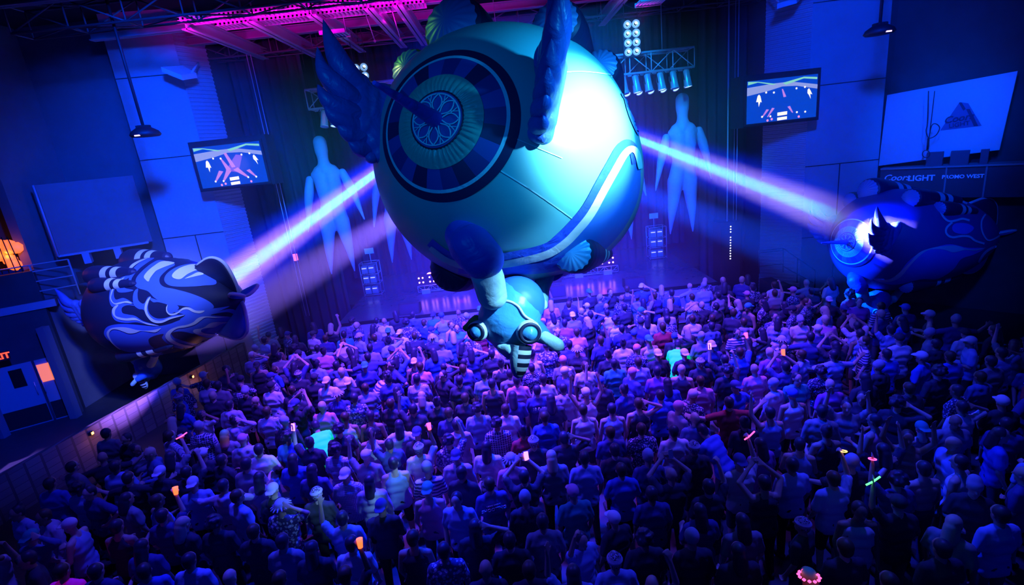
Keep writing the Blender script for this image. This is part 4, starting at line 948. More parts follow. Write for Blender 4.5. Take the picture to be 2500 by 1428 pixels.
def cz(L_, ox, oy, s_): return [(ox + x_ / s_, oy + y_ / s_) for x_, y_ in L_]
rl, bl, vl = balloon('winged_balloon', ML, 'dark winged balloon at left, its tail covered in pale blue swirls', navy)
def pl(name, poly, m_, layer, **k): return paint(rl, vl, ML, name, cz(poly, 200, 600, 3.966), m_, layer, (380, 745), parent=bl, **k)
palel = mat('lilac_fabric', (.72, .74, .85), .55); midl = mat('cobalt_fabric', (.07, .16, .78), .55)
for p in ([(215, 840), (245, 785), (330, 760), (450, 757), (600, 770), (730, 778), (850, 755), (960, 715), (1100, 697), (1250, 655), (1430, 610), (1510, 650), (1500, 760), (1440, 850), (1310, 940), (1180, 1000), (1000, 1045), (860, 1052), (640, 1052), (480, 1032), (380, 1005), (290, 940), (235, 890)],
          [(520, 370), (530, 310), (590, 240), (680, 170), (760, 140), (900, 180), (830, 230), (760, 300), (755, 360), (800, 400), (900, 420), (1050, 460), (1180, 510), (1260, 560), (1275, 600), (1200, 605), (1050, 590), (900, 570), (780, 545), (700, 500), (640, 440), (560, 415), (525, 395)],
          [(800, 340), (810, 290), (860, 240), (950, 195), (1080, 175), (1200, 215), (1305, 360), (1180, 385), (1050, 395), (920, 395), (840, 380)],
          [(265, 500), (280, 420), (330, 350), (400, 300), (470, 290), (440, 320), (380, 345), (330, 400), (310, 460), (330, 520), (400, 505), (460, 530), (500, 560), (430, 550), (350, 565), (300, 590), (275, 560)],
          [(335, 380), (400, 330), (395, 370), (420, 410), (500, 430), (430, 450), (360, 450), (335, 420)],
          [(290, 640), (310, 590), (370, 560), (450, 560), (520, 580), (440, 575), (390, 600), (395, 650), (450, 665), (520, 680), (600, 730), (740, 770), (640, 765), (540, 740), (430, 745), (340, 730), (300, 690)],
          [(495, 500), (510, 440), (545, 415), (540, 470), (550, 530), (600, 560), (640, 500), (670, 495), (650, 540), (640, 600), (660, 660), (720, 700), (800, 700), (900, 670), (1000, 665), (880, 700), (780, 745), (690, 735), (630, 680), (600, 620), (550, 610), (505, 570)],
          [(650, 500), (750, 530), (900, 565), (940, 600), (900, 640), (840, 660), (815, 600), (830, 570), (740, 545), (690, 545)],
          [(900, 640), (1000, 600), (1100, 590), (1270, 605), (1430, 585), (1250, 660), (1100, 700), (950, 715), (1000, 668)],
          [(455, 330), (480, 250), (540, 180), (620, 130), (700, 120), (640, 160), (560, 220), (500, 290), (480, 340), (520, 385), (470, 370)]):
    pl('blue_swirl', p, midl, 0, grid=6)
for p in ([(650, 900), (700, 870), (790, 850), (775, 880), (800, 920), (870, 970), (980, 1000), (1100, 1010), (1180, 1000), (1050, 1040), (900, 1050), (780, 1030), (690, 980), (655, 940)],
          [(870, 850), (900, 830), (980, 828), (1080, 850), (1200, 885), (1340, 895), (1310, 930), (1200, 945), (1080, 940), (980, 915), (900, 885)],
          [(1250, 665), (1380, 640), (1450, 650), (1500, 690), (1400, 680), (1300, 672)]):
    pl('navy_swirl', p, navy, 1, grid=6)
for p in ([(770, 795), (720, 832), (650, 828), (580, 820), (520, 840), (460, 845), (400, 825), (350, 808), (300, 808), (270, 840), (275, 880), (310, 940), (380, 1000), (340, 980), (280, 920), (247, 860), (255, 820), (300, 792), (380, 785), (450, 790), (540, 812), (620, 818), (690, 812), (740, 800)],
          [(1420, 680), (1300, 692), (1200, 690), (1150, 720), (1090, 760), (1000, 785), (930, 795), (880, 825), (860, 860), (880, 900), (950, 940), (1050, 960), (1170, 965), (1310, 935), (1230, 985), (1100, 990), (950, 965), (860, 930), (815, 890), (815, 850), (860, 805), (940, 775), (1020, 760), (1080, 735), (1120, 700), (1180, 680), (1300, 682)],
          [(1500, 735), (1420, 740), (1340, 755), (1280, 785), (1210, 790), (1165, 800), (1155, 825), (1200, 845), (1300, 852), (1390, 835), (1450, 815), (1420, 845), (1320, 860), (1220, 860), (1130, 855), (1080, 830), (1090, 805), (1150, 795), (1190, 780), (1240, 745), (1300, 732), (1400, 733)],
          [(605, 300), (640, 250), (700, 200), (780, 155), (900, 170), (800, 210), (720, 250), (670, 310), (650, 348), (620, 330)],
          [(875, 295), (900, 255), (960, 215), (1060, 185), (1150, 190), (1230, 225), (1120, 240), (1030, 275), (960, 325), (900, 320)],
          [(1000, 322), (1060, 290), (1130, 260), (1180, 280), (1100, 300)],
          [(280, 500), (300, 420), (350, 355), (420, 305), (380, 350), (325, 400), (300, 460), (290, 510), (320, 555), (380, 545), (450, 535), (490, 560), (420, 552), (340, 570), (295, 545)],
          [(300, 620), (330, 580), (360, 575), (330, 620), (330, 670), (370, 690), (440, 700), (520, 695), (600, 735), (750, 770), (640, 760), (540, 720), (430, 722), (350, 705), (310, 670)],
          [(620, 560), (640, 520), (670, 495), (650, 545), (635, 610), (655, 670), (710, 715), (780, 720), (860, 690), (1000, 668), (870, 705), (770, 745), (690, 735), (635, 680), (612, 620)],
          [(820, 600), (835, 570), (830, 620), (860, 655), (930, 640), (980, 600), (1040, 595), (1110, 625), (1190, 625), (1150, 650), (1080, 640), (1030, 615), (980, 620), (920, 660), (860, 670), (825, 640)],
          [(450, 250), (480, 190), (560, 145), (640, 125), (560, 165), (500, 210), (470, 255)]):
    pl('pale_swirl', p, palel, 2, grid=6)
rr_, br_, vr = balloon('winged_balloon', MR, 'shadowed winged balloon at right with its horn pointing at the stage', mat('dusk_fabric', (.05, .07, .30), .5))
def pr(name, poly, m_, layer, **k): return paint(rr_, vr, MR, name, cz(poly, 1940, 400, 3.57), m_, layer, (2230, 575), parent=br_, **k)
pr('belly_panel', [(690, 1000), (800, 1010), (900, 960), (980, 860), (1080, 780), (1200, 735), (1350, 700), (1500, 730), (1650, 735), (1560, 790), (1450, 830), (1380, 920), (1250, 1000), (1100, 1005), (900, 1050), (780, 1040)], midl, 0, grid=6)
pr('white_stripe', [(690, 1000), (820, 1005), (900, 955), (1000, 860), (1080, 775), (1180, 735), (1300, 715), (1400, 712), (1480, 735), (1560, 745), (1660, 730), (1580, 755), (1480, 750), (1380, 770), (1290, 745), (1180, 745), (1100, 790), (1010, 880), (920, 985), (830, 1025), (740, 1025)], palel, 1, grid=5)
for p, w_ in (([(1500, 350), (1400, 300), (1330, 280), (1270, 310), (1258, 380), (1290, 460), (1340, 500), (1400, 495), (1460, 480), (1520, 495)], 5), ([(1370, 510), (1320, 560), (1320, 610), (1370, 640), (1450, 630), (1520, 635), (1570, 670), (1650, 695)], 5),
              ([(1660, 440), (1625, 500), (1630, 590), (1680, 665), (1760, 640), (1800, 600)], 4), ([(1800, 700), (1700, 740), (1640, 790), (1600, 860)], 6)):
    pr('pale_swirl', p, palel, 1, width=w_, grid=4)
for p in ([(1320, 300), (1420, 350), (1510, 400), (1480, 440), (1400, 400), (1340, 350)], [(1400, 520), (1500, 520), (1560, 560), (1500, 610), (1400, 600), (1370, 560)], [(1300, 190), (1420, 210), (1540, 250), (1560, 310), (1450, 280), (1350, 240)]):
    pr('blue_swirl', p, midl, 0, grid=5)
# ------------------------------------------------------------------ people
def fabric(nm, col, rough=.8): return mat(nm, col, rough)
def pattern(nm, c1, c2, kind, scale=18, rot=(0, 0, 0)):
    m_ = mat(nm, c1, .8); nt = m_.node_tree; p = P(nt); tc = nt.nodes.new('ShaderNodeTexCoord'); mp = nt.nodes.new('ShaderNodeMapping'); mp.inputs['Rotation'].default_value = rot; nt.links.new(tc.outputs['Object'], mp.inputs[0])
    def ramp(inp, pos):
        r_ = nt.nodes.new('ShaderNodeValToRGB'); r_.color_ramp.interpolation = 'CONSTANT'; r_.color_ramp.elements[0].color = (*c1, 1); r_.color_ramp.elements[1].color = (*c2, 1); r_.color_ramp.elements[1].position = pos; nt.links.new(inp, r_.inputs[0]); return r_
    if kind == 'stripe':
        w_ = nt.nodes.new('ShaderNodeTexWave'); w_.bands_direction = 'Z'; w_.inputs['Scale'].default_value = scale; nt.links.new(mp.outputs[0], w_.inputs['Vector']); r_ = ramp(w_.outputs['Fac'], .5); nt.links.new(r_.outputs[0], p.inputs['Base Color'])
    elif kind == 'plaid':
        out = []
        for ax in 'XZ':
            w_ = nt.nodes.new('ShaderNodeTexWave'); w_.bands_direction = ax; w_.inputs['Scale'].default_value = scale; nt.links.new(mp.outputs[0], w_.inputs['Vector']); out.append(w_)
        mx = nt.nodes.new('ShaderNodeMath'); mx.operation = 'MAXIMUM'; nt.links.new(out[0].outputs['Fac'], mx.inputs[0]); nt.links.new(out[1].outputs['Fac'], mx.inputs[1]); r_ = ramp(mx.outputs[0], .86); nt.links.new(r_.outputs[0], p.inputs['Base Color'])
    else:
        w_ = nt.nodes.new('ShaderNodeTexVoronoi'); w_.inputs['Scale'].default_value = scale; nt.links.new(mp.outputs[0], w_.inputs['Vector']); r_ = ramp(w_.outputs['Distance'], .42); nt.links.new(r_.outputs[0], p.inputs['Base Color'])
    return m_
SH = {  # key: (description, material, garment)
 'wt': ('white t-shirt', fabric('cloth_white', (.78, .74, .78)), 'tee'), 'wk': ('white tank top', MATS['cloth_white'], 'tank'),
 'bk': ('black t-shirt', fabric('cloth_black', (.035, .035, .06)), 'tee'), 'bt': ('black tank top', MATS['cloth_black'], 'tank'),
 'nv': ('navy t-shirt', fabric('cloth_navy', (.05, .06, .24)), 'tee'), 'bl': ('blue t-shirt', fabric('cloth_blue', (.04, .12, .62)), 'tee'),
 'lb': ('light blue t-shirt', fabric('cloth_light_blue', (.30, .42, .75)), 'tee'), 'lt': ('light blue tank top', MATS['cloth_light_blue'], 'tank'),
 'gr': ('grey t-shirt', fabric('cloth_grey', (.25, .25, .3)), 'tee'), 'gh': ('grey hooded top', MATS['cloth_grey'], 'hood'), 'bh': ('black hooded top', MATS['cloth_black'], 'hood'),
 'pk': ('pink t-shirt', fabric('cloth_pink', (.75, .30, .5)), 'tee'), 'mg': ('magenta t-shirt', mat('cloth_magenta_glow', (.9, .08, .7), .8, 0, (1, .0, .7), .12), 'tee'), 'pu': ('purple t-shirt', fabric('cloth_purple', (.35, .10, .45)), 'tee'),  # magenta cloth is given a faint glow of its own
 'gn': ('neon green hooded top', mat('cloth_green_glow', (.05, .9, .35), .7, 0, (.0, 1, .2), .5), 'hood'), 'gt': ('neon green t-shirt', MATS['cloth_green_glow'], 'tee'),  # glow added to the cloth so its green stays vivid under blue light
 'st': ('white and navy striped t-shirt', pattern('cloth_striped', (.04, .04, .16), (.75, .65, .8), 'stripe', 5.5), 'tee'), 'pl': ('dark plaid shirt', pattern('cloth_plaid', (.04, .04, .14), (.6, .55, .7), 'plaid', 7), 'hood'),
 'pa': ('pale patterned shirt', pattern('cloth_patterned', (.65, .6, .7), (.08, .06, .2), 'dots', 22), 'tee'), 'ck': ('white checked shirt', pattern('cloth_checked', (.7, .65, .75), (.1, .1, .3), 'plaid', 12), 'tee'),
 'dp': ('dark spotted shirt', pattern('cloth_spotted', (.5, .5, .65), (.03, .03, .12), 'dots', 30), 'tee'), 'rd': ('dark red t-shirt', fabric('cloth_red', (.35, .03, .05)), 'tee'), 'te': ('teal t-shirt', fabric('cloth_teal', (.03, .35, .36)), 'tee'),
 'no': ('nothing on the upper body', None, None), 'pj': ('pale long-sleeved jacket', fabric('cloth_pale', (.5, .45, .62)), 'hood'), 'dn': ('denim jacket', fabric('cloth_denim', (.08, .14, .35)), 'hood'), 'pt': ('pink tank top', MATS['cloth_pink'], 'tank')}
dkh = mat('hair_dark', (.03, .025, .05), .45); bdh = mat('hair_blond', (.55, .45, .32), .5); brh = mat('hair_brown', (.08, .045, .03), .5)
rain = mat('hair_rainbow', (.8, .2, .2), .5); nt = rain.node_tree; tc = nt.nodes.new('ShaderNodeTexCoord'); sx = nt.nodes.new('ShaderNodeSeparateXYZ'); rp = nt.nodes.new('ShaderNodeValToRGB'); nt.links.new(tc.outputs['Generated'], sx.inputs[0]); nt.links.new(sx.outputs[2], rp.inputs[0]); nt.links.new(rp.outputs[0], P(nt).inputs['Base Color']); rp.color_ramp.elements[0].color = (.9, .05, .4, 1); rp.color_ramp.elements[1].color = (.1, .8, .3, 1); e_ = rp.color_ramp.elements.new(.5); e_.color = (.9, .4, .05, 1)
HR = {'sd': ('short dark hair', dkh, 'short'), 'sb': ('short blond hair', bdh, 'short'), 'br': ('short brown hair', brh, 'short'), 'ld': ('long dark hair', dkh, 'long'), 'lb': ('long blond hair', bdh, 'long'), 'cu': ('curly dark hair', dkh, 'curly'), 'bn': ('dark hair bun', dkh, 'bun'), 'ba': ('shaved head', None, None),
 'wc': ('white cap', MATS['cloth_white'], 'cap'), 'wb': ('backward white cap', MATS['cloth_white'], 'capb'), 'bc': ('black cap', MATS['cloth_black'], 'cap'), 'bb': ('backward black cap', MATS['cloth_navy'], 'capb'), 'gb': ('grey beanie', mat('wool_grey', (.35, .38, .48), .9), 'beanie'), 'pc': ('pink cap', MATS['cloth_pink'], 'cap'), 'tc': ('teal cap', MATS['cloth_teal'], 'capb'),
 'bu': ('pale bucket hat', MATS['cloth_pale'], 'bucket'), 'hb': ('pale headband', MATS['cloth_pale'], 'band'), 'rh': ('rainbow coloured hair', rain, 'long'), 'bl': ('blue cap', MATS['cloth_blue'], 'cap')}
skins = [mat('skin_' + 'abcd'[i], c, .5) for i, c in enumerate(((.62, .42, .34), (.50, .32, .24), (.34, .20, .14), (.68, .48, .40)))]
trs = [fabric('trousers_' + 'abc'[i], c) for i, c in enumerate(((.03, .04, .09), (.02, .02, .02), (.12, .11, .12)))]
# arm poses: (elbow, wrist) offsets from the shoulder, right then left; x outwards is +
PO = {'d': ('arms down', ((.06, .0, -.27), (.05, .10, -.50)), ((.06, .0, -.27), (.05, .10, -.50))),
 'f': ('forearms held forward', ((.06, .04, -.26), (-.02, .28, -.22)), ((.06, .04, -.26), (-.02, .28, -.22))),
 'r': ('right fist raised', ((.08, .12, .22), (.02, .16, .48)), ((.06, .0, -.27), (.03, .14, -.48))),
 'l': ('left hand raised', ((.06, .0, -.27), (.03, .14, -.48)), ((.12, .08, .20), (.10, .12, .46))),
 'u': ('both arms raised', ((.14, .06, .22), (.10, .10, .48)), ((.14, .06, .22), (.10, .10, .48))),
 'p': ('holding both hands above head', ((.12, .14, .18), (-.08, .24, .36)), ((.12, .14, .18), (-.08, .24, .36))),
 'h': ('one hand on head', ((.24, .02, .12), (.0, .0, .24)), ((.06, .0, -.27), (.03, .14, -.48))),
 'o': ('arms spread sideways', ((.26, .04, -.06), (.46, .12, .06)), ((.26, .04, -.06), (.46, .10, -.02))),
 'k': ('hands on hips', ((.22, -.08, -.20), (.04, .04, -.36)), ((.22, -.08, -.20), (.04, .04, -.36))),
 'b': ('bending forward', ((.04, .10, -.25), (.0, .16, -.48)), ((.04, .10, -.25), (.0, .16, -.48)))}
def skeleton(pose):
    lean = R(38) if pose == 'b' else 0
    def T(p):      # bend the upper body forward at the hips
        p = Vector(p); 
        if lean and p.z > .95: q = p - Vector((0, 0, .95)); p = Vector((q.x, q.y * math.cos(lean) + q.z * math.sin(lean), .95 + q.z * math.cos(lean) - q.y * math.sin(lean)))
        return p
    J = {'hip': T((0, 0, .93)), 'waist': T((0, .0, 1.07)), 'chest': T((0, .0, 1.27)), 'neck': T((0, -.01, 1.45)), 'head': T((0, .02, 1.62))}
    for s, n, k in ((1, 'R', 1), (-1, 'L', 2)):
        sh = T((s * .185, -.01, 1.40)); a = PO[pose][k]
        e = sh + Vector((s * a[0][0], a[0][1], a[0][2])); w_ = sh + Vector((s * a[1][0], a[1][1], a[1][2]))
        if lean: e = sh + Vector((s * .05, .10, -.24)); w_ = sh + Vector((s * .02, .16, -.46))
        J['sh' + n], J['el' + n], J['wr' + n] = sh, e, w_
        J['lg' + n] = Vector((s * .095, 0, .90)); J['kn' + n] = Vector((s * .11, .03, .49)); J['an' + n] = Vector((s * .12, -.01, .09)); J['to' + n] = Vector((s * .15, .16, .035))
    return J, T
def torso(bm, J, T, g, top=True, w_=1.0):
    capsule(bm, T((-.075, 0, .93)), T((.075, 0, .93)), .115 + g, .115 + g, 14); capsule(bm, T((-.05, 0, 1.05)), T((.05, 0, 1.05)), .105 + g, .105 + g, 14)
    capsule(bm, T((-.075, 0, 1.20)), T((.075, 0, 1.20)), .115 + g, .115 + g, 14); capsule(bm, T((-.10 * w_, -.005, 1.31)), T((.10 * w_, -.005, 1.31)), .105 + g, .105 + g, 14)
    if top: capsule(bm, J['shL'].lerp(J['shR'], .1), J['shR'].lerp(J['shL'], .1), .062 + g, .062 + g, 12); capsule(bm, J['shL'].lerp(J['shR'], .3) + Vector((0, 0, .035)), J['shR'].lerp(J['shL'], .3) + Vector((0, 0, .035)), .05 + g, .05 + g, 12)
def hand(bm, w_, d, fist):
    d = d.normalized(); sx_ = d.orthogonal().normalized(); sy_ = d.cross(sx_)
    c = w_ + d * .05
    for o_ in (-.024, -.008, .008, .024): capsule(bm, w_ + sx_ * o_ * .6, c + sx_ * o_ + d * .02, .018, .015, 8)
    L_ = (.055, .07, .075, .06)
    for i, o_ in enumerate((-.032, -.011, .011, .032)):
        a = c + sx_ * o_ + d * .035; b_ = a + d * L_[i] * .5 + sy_ * (.022 if fist else .004) + sx_ * o_ * .15; e = (b_ + sy_ * .03 - d * .02) if fist else (b_ + d * L_[i] * .5 + sy_ * .012 + sx_ * o_ * .25)
        capsule(bm, a, b_, .0105, .0095, 8); capsule(bm, b_, e, .0095, .008, 8)
    a = w_ + d * .03 + sx_ * .026; b_ = a + sx_ * .032 + d * .025; capsule(bm, a, b_, .014, .011, 8); capsule(bm, b_, b_ + d * .03 + sx_ * (-.01 if fist else .008) + sy_ * (.02 if fist else 0), .011, .009, 8)
def body_mesh(pose):
    J, T = skeleton(pose); bm = bmesh.new(); torso(bm, J, T, 0)
    capsule(bm, J['neck'] - (J['head'] - J['neck']) * .2, J['head'], .06, .052, 12)
    h = J['head']; f = Vector((0, 1, 0)) if pose != 'b' else Vector((0, .8, -.6)); u_ = Vector((0, 0, 1)) if pose != 'b' else Vector((0, .6, .8))
    rot = Matrix((Vector((1, 0, 0)), f, u_)).transposed().to_euler()
    ellip(bm, h + u_ * .03, (.077, .095, .10), 18, rot); ellip(bm, h - u_ * .045 + f * .015, (.058, .072, .07), 16, rot); capsule(bm, h + f * .086 + u_ * .02, h + f * .106 - u_ * .012, .011, .016, 8)
    capsule(bm, h + f * .075 - u_ * .05 + Vector((-.018, 0, 0)), h + f * .075 - u_ * .05 + Vector((.018, 0, 0)), .014, .014, 8); capsule(bm, h + f * .06 - u_ * .085, h + f * .06 - u_ * .09, .025, .025, 8)
    for s in (-1, 1): ellip(bm, h + Vector((s * .078, 0, 0)) - f * .008, (.012, .02, .032), 8); capsule(bm, h + f * .083 + u_ * .043 + Vector((s * .02, 0, 0)), h + f * .078 + u_ * .043 + Vector((s * .045, 0, 0)), .010, .009, 6)
    for n in 'RL':
        capsule(bm, J['sh' + n], J['el' + n], .053, .041, 12); capsule(bm, J['el' + n], J['wr' + n], .042, .027, 12); hand(bm, J['wr' + n], J['wr' + n] - J['el' + n], (pose == 'r' and n == 'R') or pose in 'dkf')
        capsule(bm, J['lg' + n], J['kn' + n], .088, .058, 12); capsule(bm, J['kn' + n], J['an' + n], .058, .038, 12); capsule(bm, J['an' + n] - Vector((0, .03, .03)), J['to' + n], .045, .035, 10)
    return fuse('person_body', bm, .0115, 1, .32)
def garment(pose, kind):
    J, T = skeleton(pose); bm = bmesh.new()
    torso(bm, J, T, .018, kind != 'tank', .8 if kind == 'tank' else 1)
    capsule(bm, T((-.07, 0, .86)), T((.07, 0, .86)), .135, .135, 14)
    if kind == 'tank':
        for s in (-1, 1): capsule(bm, T((s * .085, -.09, 1.36)), T((s * .075, -.03, 1.465)), .03, .022, 8); capsule(bm, T((s * .075, -.03, 1.465)), T((s * .085, .07, 1.36)), .022, .03, 8)
    else:
        for n in 'RL':
            sh, el, wr = J['sh' + n], J['el' + n], J['wr' + n]
            if kind == 'tee': capsule(bm, sh, sh.lerp(el, .72), .068, .07, 12)
            else: capsule(bm, sh, el, .068, .056, 12); capsule(bm, el, el.lerp(wr, .92), .056, .04, 12)
    if kind == 'hood': capsule(bm, J['neck'] + Vector((-.05, -.05, -.01)), J['neck'] + Vector((.05, -.05, -.01)), .065, .065, 12); capsule(bm, J['neck'] + Vector((0, -.09, -.03)), J['neck'] + Vector((0, -.10, -.10)), .06, .05, 10)
    me = fuse({'tee': 't_shirt', 'tank': 'tank_top', 'hood': 'hooded_top'}[kind], bm, .019, 2, .6)
    # soft folds in the cloth
    rnd = random.Random(hash(kind) % 97 if 0 else len(kind) * 7 + ord(pose)); ph = [rnd.uniform(0, 6) for _ in range(6)]
    for v in me.vertices:
        n_ = v.normal; x, y, z = v.co; v.co += n_ * (.006 * math.sin(23 * z + 9 * x + ph[0]) * math.sin(17 * x - 11 * z + ph[1]) + .004 * math.sin(41 * z + 30 * x * x * 8 + ph[2]))
    return me
def legs_mesh(short):
    J, T = skeleton('d'); bm = bmesh.new(); capsule(bm, T((-.07, 0, .93)), T((.07, 0, .93)), .128, .128, 14)
    for n in 'RL':
        capsule(bm, J['lg' + n], J['kn' + n], .102, .075, 12)
        if not short: capsule(bm, J['kn' + n], J['an' + n], .073, .058, 12)
    return fuse('shorts' if short else 'trousers', bm, .02, 2, .5)
def shoe_mesh():
    J, T = skeleton('d'); bm = bmesh.new()
    for n in 'RL': capsule(bm, J['an' + n] - Vector((0, .035, .04)), J['to' + n] + Vector((0, .01, .01)), .055, .045, 10)
    return fuse('shoes', bm, .018, 1, .5)
def hair_mesh(kind):      # about the head centre (0, 0, 0), face towards +y
    bm = bmesh.new()
    if kind in ('short', 'long', 'bun', 'band'): ellip(bm, (0, -.022, .045), (.087, .098, .097), 18); ellip(bm, (0, -.045, .0), (.078, .07, .085), 14)
    if kind == 'long': capsule(bm, (0, -.07, .0), (0, -.105, -.17), .078, .085, 12); capsule(bm, (-.05, -.05, -.02), (-.06, -.08, -.16), .04, .035, 8); capsule(bm, (.05, -.05, -.02), (.06, -.08, -.16), .04, .035, 8)
    if kind == 'bun': ellip(bm, (0, -.08, .13), (.045, .045, .045), 10)
    if kind == 'curly':
        rnd = random.Random(3); ellip(bm, (0, -.03, .055), (.115, .115, .11), 16)
        for _ in range(46):
            a = rnd.uniform(0, 2 * math.pi); b_ = rnd.uniform(-.3, 1.5); d = Vector((math.cos(a) * math.cos(b_), math.sin(a) * math.cos(b_) - .1, math.sin(b_)))
            if d.y > .75 and d.z < .4: continue
            ellip(bm, Vector((0, -.03, .05)) + d * .11, (.027, .027, .027), 6)
    if kind in ('cap', 'capb', 'beanie', 'bucket'):
        ellip(bm, (0, -.005, .055), (.092, .108, .092), 18)
        s = 1 if kind == 'cap' else -1
        if kind in ('cap', 'capb'): capsule(bm, (-.045, s * .10, .045), (.045, s * .10, .045), .05, .05, 12, ((0, 0, 1), .22)); capsule(bm, (-.03, s * .135, .038), (.03, s * .135, .038), .04, .04, 12, ((0, 0, 1), .22))
        if kind == 'beanie': ellip(bm, (0, -.03, .085), (.085, .10, .10), 14)
        if kind == 'bucket':
            for k in range(14): a = 2 * math.pi * k / 14; capsule(bm, (.09 * math.cos(a), .10 * math.sin(a), .045), (.15 * math.cos(a), .16 * math.sin(a), .02), .018, .014, 6)
    if kind == 'band':
        for k in range(16): a = 2 * math.pi * k / 16; a2 = 2 * math.pi * (k + 1) / 16; capsule(bm, (.09 * math.cos(a), .102 * math.sin(a) - .02, .055), (.09 * math.cos(a2), .102 * math.sin(a2) - .02, .055), .013, .013, 6)
    nm_ = {'short': 'hair', 'long': 'hair', 'bun': 'hair', 'curly': 'hair', 'band': 'headband', 'cap': 'cap', 'capb': 'cap', 'beanie': 'beanie', 'bucket': 'bucket_hat'}[kind]
    return fuse(nm_, bm, .0125, 1, .5)
CACHE = {}
def lowres(me, k):
    key = ('low', me.name)
    if key not in CACHE:
        o = bpy.data.objects.new('t', me); COL.objects.link(o); d_ = o.modifiers.new('d', 'DECIMATE'); d_.ratio = k; dg = bpy.context.evaluated_depsgraph_get(); dg.update()
        CACHE[key] = bpy.data.meshes.new_from_object(o.evaluated_get(dg)); bpy.data.objects.remove(o)
    return CACHE[key]
def get(kind, *a):
    key = (kind,) + a
    if key not in CACHE:
        me = {'body': body_mesh, 'garment': garment, 'legs': legs_mesh, 'shoes': shoe_mesh, 'hair': hair_mesh}[kind](*a); me.materials.clear(); me.materials.append(skins[0]); CACHE[key] = me
    return CACHE[key]
def pieces(pose, sh, hr, skin, tr, short):
    """(part name, mesh, material, offset) for one person"""
    out = [('body', get('body', pose), skins[skin], None), ('shorts' if short else 'trousers', get('legs', short), trs[tr], None), ('shoes', get('shoes'), trs[1], None)]
    d_, m_, g_ = SH[sh]
    if g_: out.append(({'tee': 't_shirt', 'tank': 'tank_top', 'hood': 'hooded_top'}[g_], get('garment', pose, g_), m_, None))
    d_, m_, k_ = HR[hr]
    if k_:
        me = get('hair', k_); J, T = skeleton(pose); M_ = Matrix.Translation(J['head']) @ (Matrix.Rotation(R(-37), 4, 'X') if pose == 'b' else Matrix())
        out.append(({'hair_rainbow': 'hair'}.get(me.name, me.name.split('.')[0]), me, m_, M_))
        if k_ == 'band': out.append(('hair', get('hair', 'short'), dkh, M_))
    return out

